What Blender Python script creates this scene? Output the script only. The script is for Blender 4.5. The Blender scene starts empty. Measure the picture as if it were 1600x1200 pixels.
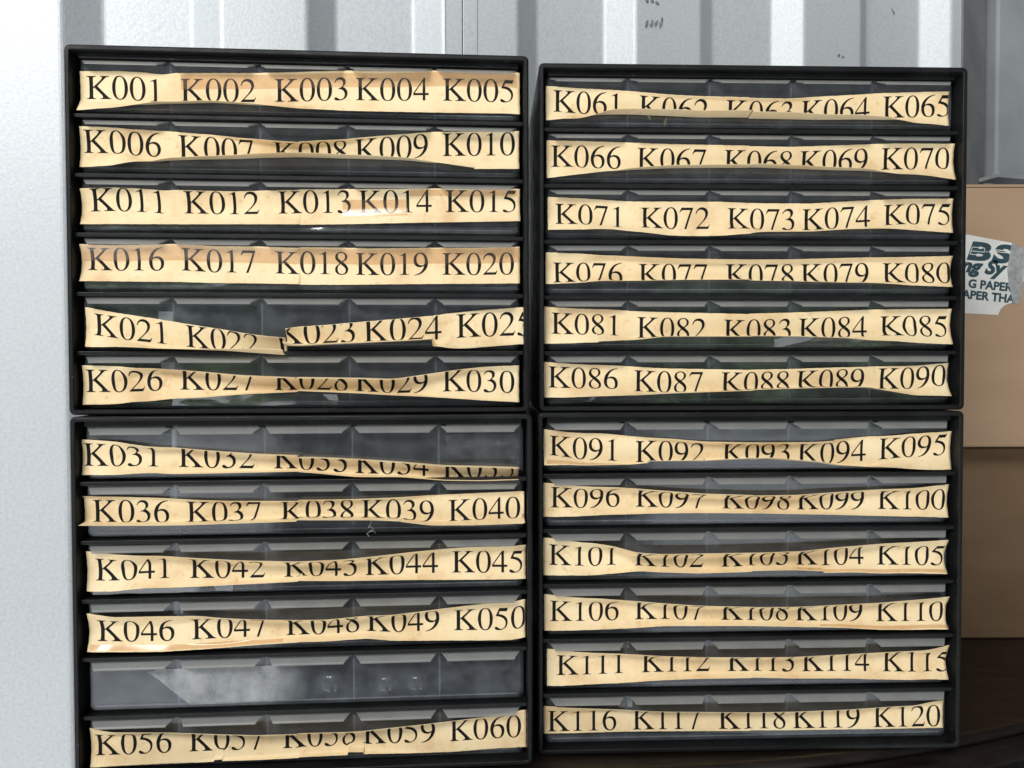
import bpy, bmesh, math, random
from mathutils import Matrix, Vector
from mathutils.geometry import tessellate_polygon

random.seed(7)
scene = bpy.context.scene
COL = scene.collection

# ---------------------------------------------------------------- camera
CAM_Z = 0.3237
cam_data = bpy.data.cameras.new('camera')
cam_data.sensor_width = 36.0
cam_data.lens = 36.0 * 1161.0 / 1600.0
cam_data.clip_start = 0.02
cam_data.clip_end = 50.0
cam = bpy.data.objects.new('camera', cam_data)
COL.objects.link(cam)
cam.matrix_world = (Matrix.Translation((0, 0, CAM_Z)) @ Matrix.Rotation(math.pi / 2 - 0.02194, 4, 'X')
                    @ Matrix.Rotation(-0.00217, 4, 'Z'))
scene.camera = cam

# ---------------------------------------------------------------- light
world = bpy.data.worlds.new('World')
scene.world = world
world.use_nodes = True
wt = world.node_tree
bg = wt.nodes['Background']


def wmath(op, a, b=None, c=None, clamp=False):
    n = wt.nodes.new('ShaderNodeMath')
    n.operation = op
    n.use_clamp = clamp
    for k, v in enumerate((a, b, c)):
        if v is None:
            continue
        if isinstance(v, (int, float)):
            n.inputs[k].default_value = v
        else:
            wt.links.new(v, n.inputs[k])
    return n.outputs[0]


def wstep(x, lo, hi):
    n = wt.nodes.new('ShaderNodeMapRange')
    n.interpolation_type = 'SMOOTHSTEP'
    wt.links.new(x, n.inputs['Value'])
    n.inputs['From Min'].default_value = lo
    n.inputs['From Max'].default_value = hi
    return n.outputs[0]


def wmix(fac, a, b):
    n = wt.nodes.new('ShaderNodeMix')
    n.data_type = 'RGBA'
    wt.links.new(fac, n.inputs[0])
    for k, v in ((6, a), (7, b)):
        if isinstance(v, tuple):
            n.inputs[k].default_value = v + (1,)
        else:
            wt.links.new(v, n.inputs[k])
    return n.outputs[2]


# the dim shed, and behind the photographer its open doorway: paving, a hedge and the bright sky outside
wtc = wt.nodes.new('ShaderNodeTexCoord')
wsep = wt.nodes.new('ShaderNodeSeparateXYZ')
wt.links.new(wtc.outputs['Generated'], wsep.inputs[0])
az = wmath('ARCTAN2', wsep.outputs[0], wmath('MULTIPLY', wsep.outputs[1], -1.0))     # 0 straight back, + to the right
el = wmath('ARCSINE', wsep.outputs[2])
wn = wt.nodes.new('ShaderNodeTexNoise')
wn.inputs['Scale'].default_value = 22.0
wn.inputs['Detail'].default_value = 5.0
wn.inputs['Roughness'].default_value = 0.7
wt.links.new(wtc.outputs['Generated'], wn.inputs['Vector'])
leaf = wmix(wstep(wn.outputs['Fac'], 0.42, 0.66), (0.035, 0.065, 0.03), (0.55, 0.75, 0.42))
wn2 = wt.nodes.new('ShaderNodeTexNoise')
wn2.inputs['Scale'].default_value = 6.0
wn2.inputs['Detail'].default_value = 4.0
wt.links.new(wtc.outputs['Generated'], wn2.inputs['Vector'])
ground = wmix(wn2.outputs['Fac'], (0.95, 1.02, 1.10), (2.0, 2.08, 2.18))
outside = wmix(wstep(el, -0.10, -0.05), ground, leaf)
outside = wmix(wstep(el, -0.50, -0.56), outside, (4.2, 4.2, 4.15))  # added brighter low band, a fill for the lower wall and strips
outside = wmix(wstep(el, 0.10, 0.14), outside, (0.16, 0.16, 0.16))
outside = wmix(wstep(el, 0.44, 0.48), outside, (1.1, 1.15, 1.2))
door = wmath('MULTIPLY', wmath('MULTIPLY', wstep(az, -1.15, -1.05), wstep(az, 0.62, 0.50)),
             wmath('MULTIPLY', wstep(el, -1.10, -1.0), wstep(el, 0.80, 0.70)))
person = wmath('MULTIPLY', wstep(wmath('ABSOLUTE', wmath('ADD', az, -0.03)), 0.24, 0.18), wstep(el, 0.16, 0.12))
door = wmath('MULTIPLY', door, wmath('SUBTRACT', 1.0, person))
wt.links.new(wmix(door, (0.085, 0.09, 0.095), outside), bg.inputs['Color'])
bg.inputs['Strength'].default_value = 0.75


def area_lamp(name, loc, target, sx, sy, power, color):
    d = bpy.data.lights.new(name, 'AREA')
    d.shape = 'RECTANGLE'
    d.size, d.size_y = sx, sy
    d.energy = power
    d.color = color
    o = bpy.data.objects.new(name, d)
    COL.objects.link(o)
    o.location = loc
    o.rotation_euler = (Vector(target) - Vector(loc)).to_track_quat('-Z', 'Y').to_euler()
    return o


area_lamp('open_sky_light', (-1.05, -1.60, 2.15), (-0.12, 0.75, 0.30), 1.7, 0.9, 74.0, (1.0, 0.985, 0.955))

scene.view_settings.view_transform = 'Standard'
scene.view_settings.look = 'None'
scene.view_settings.exposure = 0.18
scene.view_settings.gamma = 1.0
scene.view_settings.use_curve_mapping = False


# ---------------------------------------------------------------- helpers
def link(o, parent=None):
    COL.objects.link(o)
    if parent is not None:
        o.parent = parent
    return o


def obj(name, bm, mat, parent=None, smooth=False, bevel=0.0, segs=2, loc=None):
    me = bpy.data.meshes.new(name)
    bm.to_mesh(me)
    bm.free()
    if mat is not None:
        me.materials.append(mat)
    if smooth:
        for p in me.polygons:
            p.use_smooth = True
    o = bpy.data.objects.new(name, me)
    if loc is not None:
        o.location = loc
    link(o, parent)
    if bevel > 0:
        m = o.modifiers.new('bevel', 'BEVEL')
        m.width = bevel
        m.segments = segs
        m.limit_method = 'ANGLE'
        m.angle_limit = math.radians(35)
    return o


def empty(name, loc=(0, 0, 0), rz=0.0):
    o = bpy.data.objects.new(name, None)
    o.empty_display_size = 0.02
    o.location = loc
    o.rotation_euler = (0, 0, rz)
    return link(o)


def tag(o, label, cat, group=None, kind=None):
    if label:
        o['label'] = label
    if cat:
        o['category'] = cat
    if group:
        o['group'] = group
    if kind:
        o['kind'] = kind
    return o


def add_box(bm, x0, x1, y0, y1, z0, z1):
    v = [bm.verts.new((x, y, z)) for x in (x0, x1) for y in (y0, y1) for z in (z0, z1)]
    for f in ((0, 1, 3, 2), (4, 6, 7, 5), (0, 4, 5, 1), (2, 3, 7, 6), (0, 2, 6, 4), (1, 5, 7, 3)):
        bm.faces.new([v[i] for i in f])
    return bm


def add_prism(bm, pts, off):
    """closed prism: polygon pts (3-D) extruded by the vector off"""
    a = [bm.verts.new(p) for p in pts]
    b = [bm.verts.new(Vector(p) + Vector(off)) for p in pts]
    bm.faces.new(a[::-1])
    bm.faces.new(b)
    n = len(a)
    for i in range(n):
        bm.faces.new((a[i], a[(i + 1) % n], b[(i + 1) % n], b[i]))
    return bm


def fix_normals(bm):
    bmesh.ops.recalc_face_normals(bm, faces=bm.faces)
    return bm


def add_tube(bm, pts, r, n=6):
    rings = []
    for i, p in enumerate(pts):
        p = Vector(p)
        d = (Vector(pts[min(i + 1, len(pts) - 1)]) - Vector(pts[max(i - 1, 0)])).normalized()
        u = d.orthogonal().normalized()
        w = d.cross(u)
        rings.append([bm.verts.new(p + r * (math.cos(2 * math.pi * k / n) * u + math.sin(2 * math.pi * k / n) * w))
                      for k in range(n)])
    for a, b in zip(rings, rings[1:]):
        for k in range(n):
            bm.faces.new((a[k], a[(k + 1) % n], b[(k + 1) % n], b[k]))
    bm.faces.new(rings[0][::-1])
    bm.faces.new(rings[-1])
    return bm


# ---------------------------------------------------------------- materials
def new_mat(name):
    m = bpy.data.materials.new(name)
    m.use_nodes = True
    nt = m.node_tree
    for n in list(nt.nodes):
        nt.nodes.remove(n)
    out = nt.nodes.new('ShaderNodeOutputMaterial')
    return m, nt, out


def node(nt, kind, **kw):
    n = nt.nodes.new(kind)
    for k, v in kw.items():
        if k in n.inputs.keys():
            n.inputs[k].default_value = v
        else:
            setattr(n, k, v)
    return n


def coords(nt, scale=(1, 1, 1)):
    t = node(nt, 'ShaderNodeTexCoord')
    mp = node(nt, 'ShaderNodeMapping')
    mp.inputs['Scale'].default_value = scale
    nt.links.new(t.outputs['Object'], mp.inputs['Vector'])
    return mp.outputs['Vector']


def ramp(nt, src, stops):
    r = node(nt, 'ShaderNodeValToRGB')
    els = r.color_ramp.elements
    while len(els) < len(stops):
        els.new(0.5)
    for e, (p, c) in zip(els, stops):
        e.position = p
        e.color = c if len(c) == 4 else tuple(c) + (1,)
    nt.links.new(src, r.inputs['Fac'])
    return r.outputs['Color']


def noise(nt, vec, scale, detail=4.0, rough=0.55):
    n = node(nt, 'ShaderNodeTexNoise')
    n.inputs['Scale'].default_value = scale
    n.inputs['Detail'].default_value = detail
    n.inputs['Roughness'].default_value = rough
    nt.links.new(vec, n.inputs['Vector'])
    return n.outputs['Fac']


def mixc(nt, a, b, fac, mode='MIX'):
    m = node(nt, 'ShaderNodeMix', data_type='RGBA', blend_type=mode)
    for s, v in ((0, fac), (6, a), (7, b)):
        if hasattr(v, 'is_linked') or hasattr(v, 'links'):
            nt.links.new(v, m.inputs[s])
        else:
            m.inputs[s].default_value = v if s == 0 else tuple(v) + ((1,) if len(v) == 3 else ())
    return m.outputs[2]


def bump(nt, height, strength, dist=0.001):
    b = node(nt, 'ShaderNodeBump')
    b.inputs['Strength'].default_value = strength
    b.inputs['Distance'].default_value = dist
    nt.links.new(height, b.inputs['Height'])
    return b.outputs['Normal']


def solid(name, c1, c2, scale, rough, spec=0.5, bump_s=0.0, bump_scale=None, bump_d=0.0005, stretch=(1, 1, 1),
          rough2=None, lo=0.35, hi=0.65):
    m, nt, out = new_mat(name)
    vec = coords(nt, stretch)
    p = node(nt, 'ShaderNodeBsdfPrincipled')
    f = noise(nt, vec, scale)
    nt.links.new(ramp(nt, f, [(lo, c1), (hi, c2)]), p.inputs['Base Color'])
    p.inputs['Roughness'].default_value = rough
    if rough2 is not None:
        r = ramp(nt, noise(nt, vec, scale * 1.7), [(0.35, (rough,) * 3), (0.65, (rough2,) * 3)])
        nt.links.new(r, p.inputs['Roughness'])
    p.inputs['Specular IOR Level'].default_value = spec
    if bump_s:
        nt.links.new(bump(nt, noise(nt, vec, bump_scale or scale, 3.0), bump_s, bump_d), p.inputs['Normal'])
    nt.links.new(p.outputs[0], out.inputs['Surface'])
    return m


def clear_plastic(name, haze, col, gloss=1.0, rough=0.10, tint=(0.86, 0.88, 0.9), scale=60.0, vary=0.5, transl=0.3,
                  bump_s=0.0, fade=None):
    """see-through injection moulded plastic: clear body, milky haze, scuffs, a gloss that grows towards grazing"""
    m, nt, out = new_mat(name)
    vec = coords(nt)
    tr = node(nt, 'ShaderNodeBsdfTransparent')
    tr.inputs['Color'].default_value = tint + (1,)
    di = node(nt, 'ShaderNodeBsdfDiffuse')
    di.inputs['Color'].default_value = col + (1,)
    tl = node(nt, 'ShaderNodeBsdfTranslucent')
    tl.inputs['Color'].default_value = col + (1,)
    body = node(nt, 'ShaderNodeMixShader')
    body.inputs[0].default_value = transl
    nt.links.new(di.outputs[0], body.inputs[1])
    nt.links.new(tl.outputs[0], body.inputs[2])
    hz = node(nt, 'ShaderNodeMapRange')
    hz.inputs['From Min'].default_value = 0.3
    hz.inputs['From Max'].default_value = 0.7
    hz.inputs['To Min'].default_value = haze * (1 - vary)
    hz.inputs['To Max'].default_value = haze * (1 + vary)
    nt.links.new(noise(nt, vec, scale, 5.0, 0.6), hz.inputs['Value'])
    mx = node(nt, 'ShaderNodeMixShader')
    if fade:                                  # the film thins out along x between two places
        sx = node(nt, 'ShaderNodeSeparateXYZ')
        nt.links.new(vec, sx.inputs[0])
        fr = node(nt, 'ShaderNodeMapRange', interpolation_type='SMOOTHSTEP')
        fr.inputs['From Min'].default_value, fr.inputs['From Max'].default_value = fade
        nt.links.new(sx.outputs[0], fr.inputs['Value'])
        fm = node(nt, 'ShaderNodeMath', operation='MULTIPLY')
        nt.links.new(hz.outputs[0], fm.inputs[0])
        nt.links.new(fr.outputs[0], fm.inputs[1])
        nt.links.new(fm.outputs[0], mx.inputs[0])
    else:
        nt.links.new(hz.outputs[0], mx.inputs[0])
    nt.links.new(tr.outputs[0], mx.inputs[1])
    nt.links.new(body.outputs[0], mx.inputs[2])
    gl = node(nt, 'ShaderNodeBsdfGlossy')
    gl.inputs['Color'].default_value = (1, 1, 1, 1)
    gl.inputs['Roughness'].default_value = rough
    lw = node(nt, 'ShaderNodeLayerWeight')
    lw.inputs['Blend'].default_value = 0.5
    pw = node(nt, 'ShaderNodeMath', operation='POWER')
    nt.links.new(lw.outputs['Facing'], pw.inputs[0])
    pw.inputs[1].default_value = 4.0
    ma = node(nt, 'ShaderNodeMath', operation='MULTIPLY_ADD')
    nt.links.new(pw.outputs[0], ma.inputs[0])
    ma.inputs[1].default_value = 0.6 * gloss
    ma.inputs[2].default_value = 0.05 * gloss
    fin = node(nt, 'ShaderNodeMixShader')
    nt.links.new(ma.outputs[0], fin.inputs[0])
    nt.links.new(mx.outputs[0], fin.inputs[1])
    nt.links.new(gl.outputs[0], fin.inputs[2])
    if bump_s:
        nrm = bump(nt, noise(nt, vec, 45.0, 2.0), bump_s, 0.001)
        nt.links.new(nrm, gl.inputs['Normal'])
    nt.links.new(fin.outputs[0], out.inputs['Surface'])
    return m


def black_material():
    m, nt, out = new_mat('black_plastic')
    vec = coords(nt)
    p = node(nt, 'ShaderNodeBsdfPrincipled')
    base = ramp(nt, noise(nt, vec, 30), [(0.35, (0.0045, 0.005, 0.0055)), (0.65, (0.008, 0.0087, 0.0095))])
    film = ramp(nt, noise(nt, vec, 11, 6.0, 0.7), [(0.45, (0, 0, 0)), (0.80, (0.010, 0.010, 0.0095))])
    specks = ramp(nt, noise(nt, vec, 420, 2.0, 0.5), [(0.70, (0, 0, 0)), (0.76, (0.07, 0.07, 0.066))])
    c = mixc(nt, mixc(nt, base, film, 1.0, 'ADD'), specks, 1.0, 'ADD')
    nt.links.new(c, p.inputs['Base Color'])
    nt.links.new(ramp(nt, noise(nt, vec, 50), [(0.35, (0.40,) * 3), (0.65, (0.60,) * 3)]), p.inputs['Roughness'])
    p.inputs['Specular IOR Level'].default_value = 0.25
    nt.links.new(bump(nt, noise(nt, vec, 900, 3.0), 0.25, 0.0003), p.inputs['Normal'])
    nt.links.new(p.outputs[0], out.inputs['Surface'])
    return m


M_BLACK = black_material()
M_CLEAR = clear_plastic('clear_drawer_plastic', 0.105, (0.46, 0.50, 0.54), gloss=1.0, rough=0.05, bump_s=0.10)
M_TRAY = clear_plastic('clear_tray_plastic', 0.10, (0.42, 0.46, 0.50), gloss=0.6, rough=0.2)
M_LIP = clear_plastic('frosted_lip_plastic', 0.60, (0.50, 0.51, 0.50), gloss=0.8, rough=0.42, scale=40, vary=0.2, transl=0.55)
M_EDGE = clear_plastic('divider_plastic', 0.22, (0.50, 0.54, 0.57), gloss=0.8, rough=0.25)
M_TAB = solid('white_card_glint', (0.62, 0.62, 0.60), (0.74, 0.74, 0.72), 80, 0.7)
M_INK = solid('black_ink', (0.008, 0.0075, 0.007), (0.013, 0.012, 0.011), 300, 0.7, 0.12)


def paper_material():
    m, nt, out = new_mat('yellowed_paper')
    vec = coords(nt)
    oi = node(nt, 'ShaderNodeObjectInfo')
    sh = node(nt, 'ShaderNodeVectorMath', operation='ADD')
    cb = node(nt, 'ShaderNodeCombineXYZ')
    mu = node(nt, 'ShaderNodeMath', operation='MULTIPLY')
    mu.inputs[1].default_value = 37.0
    nt.links.new(oi.outputs['Random'], mu.inputs[0])
    nt.links.new(mu.outputs[0], cb.inputs[1])
    nt.links.new(vec, sh.inputs[0])
    nt.links.new(cb.outputs[0], sh.inputs[1])
    v = sh.outputs[0]
    base = ramp(nt, noise(nt, v, 28, 5.0, 0.6), [(0.26, (0.70, 0.49, 0.26)), (0.46, (0.84, 0.66, 0.395)), (0.72, (0.88, 0.745, 0.48))])
    fox = ramp(nt, noise(nt, v, 150, 4.0, 0.7), [(0.57, (1, 1, 1)), (0.74, (0.66, 0.48, 0.31))])
    c = mixc(nt, base, fox, 0.5, 'MULTIPLY')
    fib = ramp(nt, noise(nt, v, 1400, 2.0), [(0.3, (0.94, 0.93, 0.92)), (0.7, (1.0, 1.0, 1.0))])
    c = mixc(nt, c, fib, 1.0, 'MULTIPLY')
    p = node(nt, 'ShaderNodeBsdfPrincipled')
    nt.links.new(c, p.inputs['Base Color'])
    p.inputs['Roughness'].default_value = 0.62
    p.inputs['Specular IOR Level'].default_value = 0.35
    nt.links.new(bump(nt, noise(nt, v, 55, 4.0), 0.25, 0.0012), p.inputs['Normal'])
    nt.links.new(p.outputs[0], out.inputs['Surface'])
    return m


M_PAPER = paper_material()


def wall_material():
    m, nt, out = new_mat('painted_steel')
    vec = coords(nt)
    p = node(nt, 'ShaderNodeBsdfPrincipled')
    big = ramp(nt, noise(nt, vec, 3.0, 3.0), [(0.3, (0.60, 0.632, 0.655)), (0.7, (0.645, 0.675, 0.695))])
    fine = ramp(nt, noise(nt, vec, 260, 3.0, 0.6), [(0.30, (0.84, 0.86, 0.88)), (0.62, (1, 1, 1))])
    nt.links.new(mixc(nt, big, fine, 1.0, 'MULTIPLY'), p.inputs['Base Color'])
    p.inputs['Roughness'].default_value = 0.50
    p.inputs['Metallic'].default_value = 0.20
    nt.links.new(bump(nt, noise(nt, vec, 230, 3.0, 0.6), 0.28, 0.0010), p.inputs['Normal'])
    nt.links.new(p.outputs[0], out.inputs['Surface'])
    return m


M_WALL = wall_material()
M_POST = solid('grey_painted_post', (0.17, 0.18, 0.185), (0.24, 0.25, 0.255), 14, 0.5, 0.5, 0.3, 200, 0.0006)
M_PANEL = solid('grey_painted_panel', (0.27, 0.29, 0.305), (0.34, 0.36, 0.375), 9, 0.5, 0.5, 0.3, 200, 0.0006)
M_SEAM = solid('dark_seam', (0.02, 0.022, 0.022), (0.05, 0.052, 0.05), 60, 0.8)
M_SCUFF = solid('grey_scuff', (0.10, 0.11, 0.11), (0.30, 0.32, 0.33), 260, 0.8)
M_WOOD = solid('dark_varnished_wood', (0.0045, 0.003, 0.0022), (0.011, 0.0065, 0.004), 9, 0.26, 0.5, 0.15, 60, 0.0004, (1.0, 9.0, 9.0), rough2=0.42)
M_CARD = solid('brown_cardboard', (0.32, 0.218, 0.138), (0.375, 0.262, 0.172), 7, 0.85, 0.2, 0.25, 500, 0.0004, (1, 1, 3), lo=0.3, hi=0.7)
M_CARD_SHADED = solid('shaded_cardboard', (0.14, 0.090, 0.051), (0.18, 0.117, 0.068), 7, 0.85, 0.2, 0.25, 500, 0.0004, (1, 1, 3), lo=0.3, hi=0.7)  # shade below the upper box put into this darker board colour
M_WHITEPAPER = solid('white_printed_paper', (0.55, 0.55, 0.52), (0.66, 0.66, 0.63), 25, 0.75, 0.3, 0.6, 70, 0.002)
M_TEAL = solid('teal_print', (0.012, 0.042, 0.055), (0.020, 0.058, 0.072), 120, 0.7)
M_TAPE = clear_plastic('frosted_tape', 0.45, (0.62, 0.64, 0.66), gloss=1.0, rough=0.25, scale=120)
M_RESIDUE = clear_plastic('glue_residue', 0.44, (0.62, 0.64, 0.64), gloss=0.2, rough=0.45, scale=60, vary=0.5, fade=(0.006, -0.045))
M_LINT = solid('grey_lint', (0.35, 0.36, 0.37), (0.5, 0.5, 0.5), 300, 0.9)
M_YELLOW = solid('yellow_scrap', (0.70, 0.52, 0.16), (0.80, 0.62, 0.25), 300, 0.6)
M_BEAD = clear_plastic('smoked_bead', 0.90, (0.10, 0.10, 0.105), gloss=1.2, rough=0.05, tint=(0.3, 0.3, 0.32), scale=200)
M_FILM = clear_plastic('clear_glint_tape', 0.05, (0.7, 0.72, 0.74), gloss=2.2, rough=0.07, tint=(0.97, 0.97, 0.97), scale=120)
M_OLDTAPE = clear_plastic('yellowed_tape', 0.10, (0.70, 0.55, 0.42), gloss=0.9, rough=0.16, tint=(0.93, 0.84, 0.76), scale=60)

# ---------------------------------------------------------------- serif numerals, outlines in 1/1000 em
GLYPHS = {
    'K': ["M34 662 L34 643 C95 638 108 628 108 557 L108 107 C108 33 99 23 34 19 L34 0 L297 0 L297 19 C224 23 211 34 211 103 L211 309 L242 335 L438 138 C471 105 487 79 487 58 C487 30 472 20 407 19 L407 0 L723 0 L723 19 C680 21 661 34 612 84 L331 377 L521 566 C592 635 607 641 675 643 L675 662 L412 662 L412 643 C453 642 471 635 471 619 C471 598 444 562 397 515 L211 347 L211 553 C211 627 221 637 297 643 L297 662 Z"],
    '0': ["M476 330 C476 535 385 676 254 676 C199 676 157 659 120 624 C62 568 24 453 24 336 C24 227 57 110 104 54 C141 10 192 -14 250 -14 C301 -14 344 3 380 38 C438 93 476 209 476 330 Z", "M380 328 C380 119 336 12 250 12 C164 12 120 119 120 327 C120 539 165 650 251 650 C335 650 380 537 380 328 Z"],
    '1': ["M394 0 L394 15 C315 16 299 26 299 74 L299 674 L291 676 L111 585 L111 571 C123 576 134 580 138 582 C156 589 173 593 183 593 C204 593 213 578 213 546 L213 93 C213 60 205 37 189 28 C174 19 160 16 118 15 L118 0 Z"],
    '2': ["M475 137 L462 142 C425 79 413 76 367 76 L128 76 L296 252 C385 345 424 421 424 499 C424 599 343 676 239 676 C184 676 132 654 95 614 C63 580 48 548 31 477 L52 472 C92 570 128 602 197 602 C281 602 338 545 338 461 C338 383 292 290 208 201 L30 12 L30 0 L420 0 Z"],
    '3': ["M61 510 L45 514 C75 618 141 676 236 676 C325 676 383 626 383 546 C383 486 354 442 290 401 C384 361 431 301 431 216 C431 75 327 -14 158 -14 C85 -14 41 11 41 48 C41 73 60 89 85 89 C104 89 122 82 154 59 C178 38 199 28 219 28 C291 28 348 88 348 171 C348 243 316 292 257 317 C229 329 205 333 158 333 L153 345 C206 363 228 374 253 396 C285 424 299 458 299 502 C299 570 258 612 192 612 C138 612 100 581 61 510 Z"],
    '4': ["M472 167 L472 231 L370 231 L370 676 L326 676 L12 231 L12 167 L292 167 L292 0 L370 0 L370 167 Z", "M292 231 L52 231 L292 573 Z"],
    '5': ["M438 681 L429 688 C414 667 404 662 383 662 L174 662 L65 425 C62 418 66 412 75 411 C171 402 225 386 276 352 C338 310 364 258 364 194 C364 95 299 20 221 20 C201 20 183 26 149 51 C113 78 90 87 70 87 C46 87 32 72 32 47 C32 9 78 -14 152 -14 C235 -14 306 12 356 61 C402 107 423 161 423 234 C423 304 405 347 355 396 C313 437 260 459 151 478 L190 562 L377 562 C392 562 398 566 404 580 L438 681 Z"],
    '6': ["M448 667 L446 684 C297 668 225 632 153 560 C75 482 34 385 34 279 C34 100 121 -14 257 -14 C380 -14 468 81 468 216 C468 342 396 422 284 422 C237 422 201 412 152 378 C181 534 289 639 448 667 Z", "M378 188 C378 83 334 15 270 15 C185 15 131 117 131 265 C131 306 138 329 156 343 C175 357 203 365 235 365 C324 365 378 300 378 188 Z"],
    '7': ["M449 646 L449 662 L79 662 L20 515 L37 507 C80 575 98 588 152 588 L370 588 L172 -8 L237 -8 Z"],
    '8': ["M445 155 C445 230 412 285 290 377 C385 430 425 475 425 532 C425 617 356 676 255 676 C145 676 62 609 62 519 C62 455 81 426 188 332 C78 252 56 216 56 144 C56 47 135 -14 246 -14 C365 -14 445 52 445 155 Z", "M354 538 C354 478 329 440 263 398 C172 454 140 497 140 551 C140 612 182 648 248 648 C314 648 354 605 354 538 Z", "M369 128 C369 61 323 14 258 14 C182 14 131 72 131 160 C131 226 153 268 212 314 C340 222 369 185 369 128 Z"],
}
ADV = {'K': 722}


def flatten(path, n=6):
    t = path.replace('M', ' M ').replace('L', ' L ').replace('C', ' C ').replace('Z', ' Z ').split()
    pts, i, cur = [], 0, None
    while i < len(t):
        if t[i] in 'ML':
            cur = (float(t[i + 1]), float(t[i + 2]))
            pts.append(cur)
            i += 3
        elif t[i] == 'C':
            a, b, c = [(float(t[i + 1 + 2 * k]), float(t[i + 2 + 2 * k])) for k in range(3)]
            for k in range(1, n + 1):
                s = k / n
                q = 1 - s
                pts.append(tuple(q ** 3 * cur[d] + 3 * q * q * s * a[d] + 3 * q * s * s * b[d] + s ** 3 * c[d] for d in (0, 1)))
            cur = c
            i += 7
        else:
            i += 1
    if math.dist(pts[0], pts[-1]) < 1e-6:
        pts.pop()
    return pts


def slice_bm(bm, axis, lo, hi, step):
    no = Vector((1, 0, 0)) if axis == 0 else Vector((0, 1, 0))
    c = lo + step
    while c < hi:
        bmesh.ops.bisect_plane(bm, geom=bm.verts[:] + bm.edges[:] + bm.faces[:], dist=1e-7, plane_co=no * c, plane_no=no)
        c += step


GLYPHS['9'] = GLYPHS['6']
GLYPH_MESH = {}
for ch, loops in GLYPHS.items():
    polys = [[Vector((x, y, 0)) for x, y in flatten(p)] for p in loops]
    if ch == '9':                       # a six turned half round
        polys = [[Vector((493 - v.x, 662 - v.y, 0)) for v in p] for p in polys]
    flat = [v for p in polys for v in p]
    bm = bmesh.new()
    vs = [bm.verts.new(v) for v in flat]
    for tri in tessellate_polygon(polys):
        try:
            bm.faces.new([vs[i] for i in tri])
        except ValueError:
            pass
    slice_bm(bm, 1, -20, 690, 38)
    slice_bm(bm, 0, 0, 730, 150)
    bm.verts.index_update()
    GLYPH_MESH[ch] = ([v.co.xy.to_tuple() for v in bm.verts], [[v.index for v in f.verts] for f in bm.faces])
    bm.free()

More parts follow.
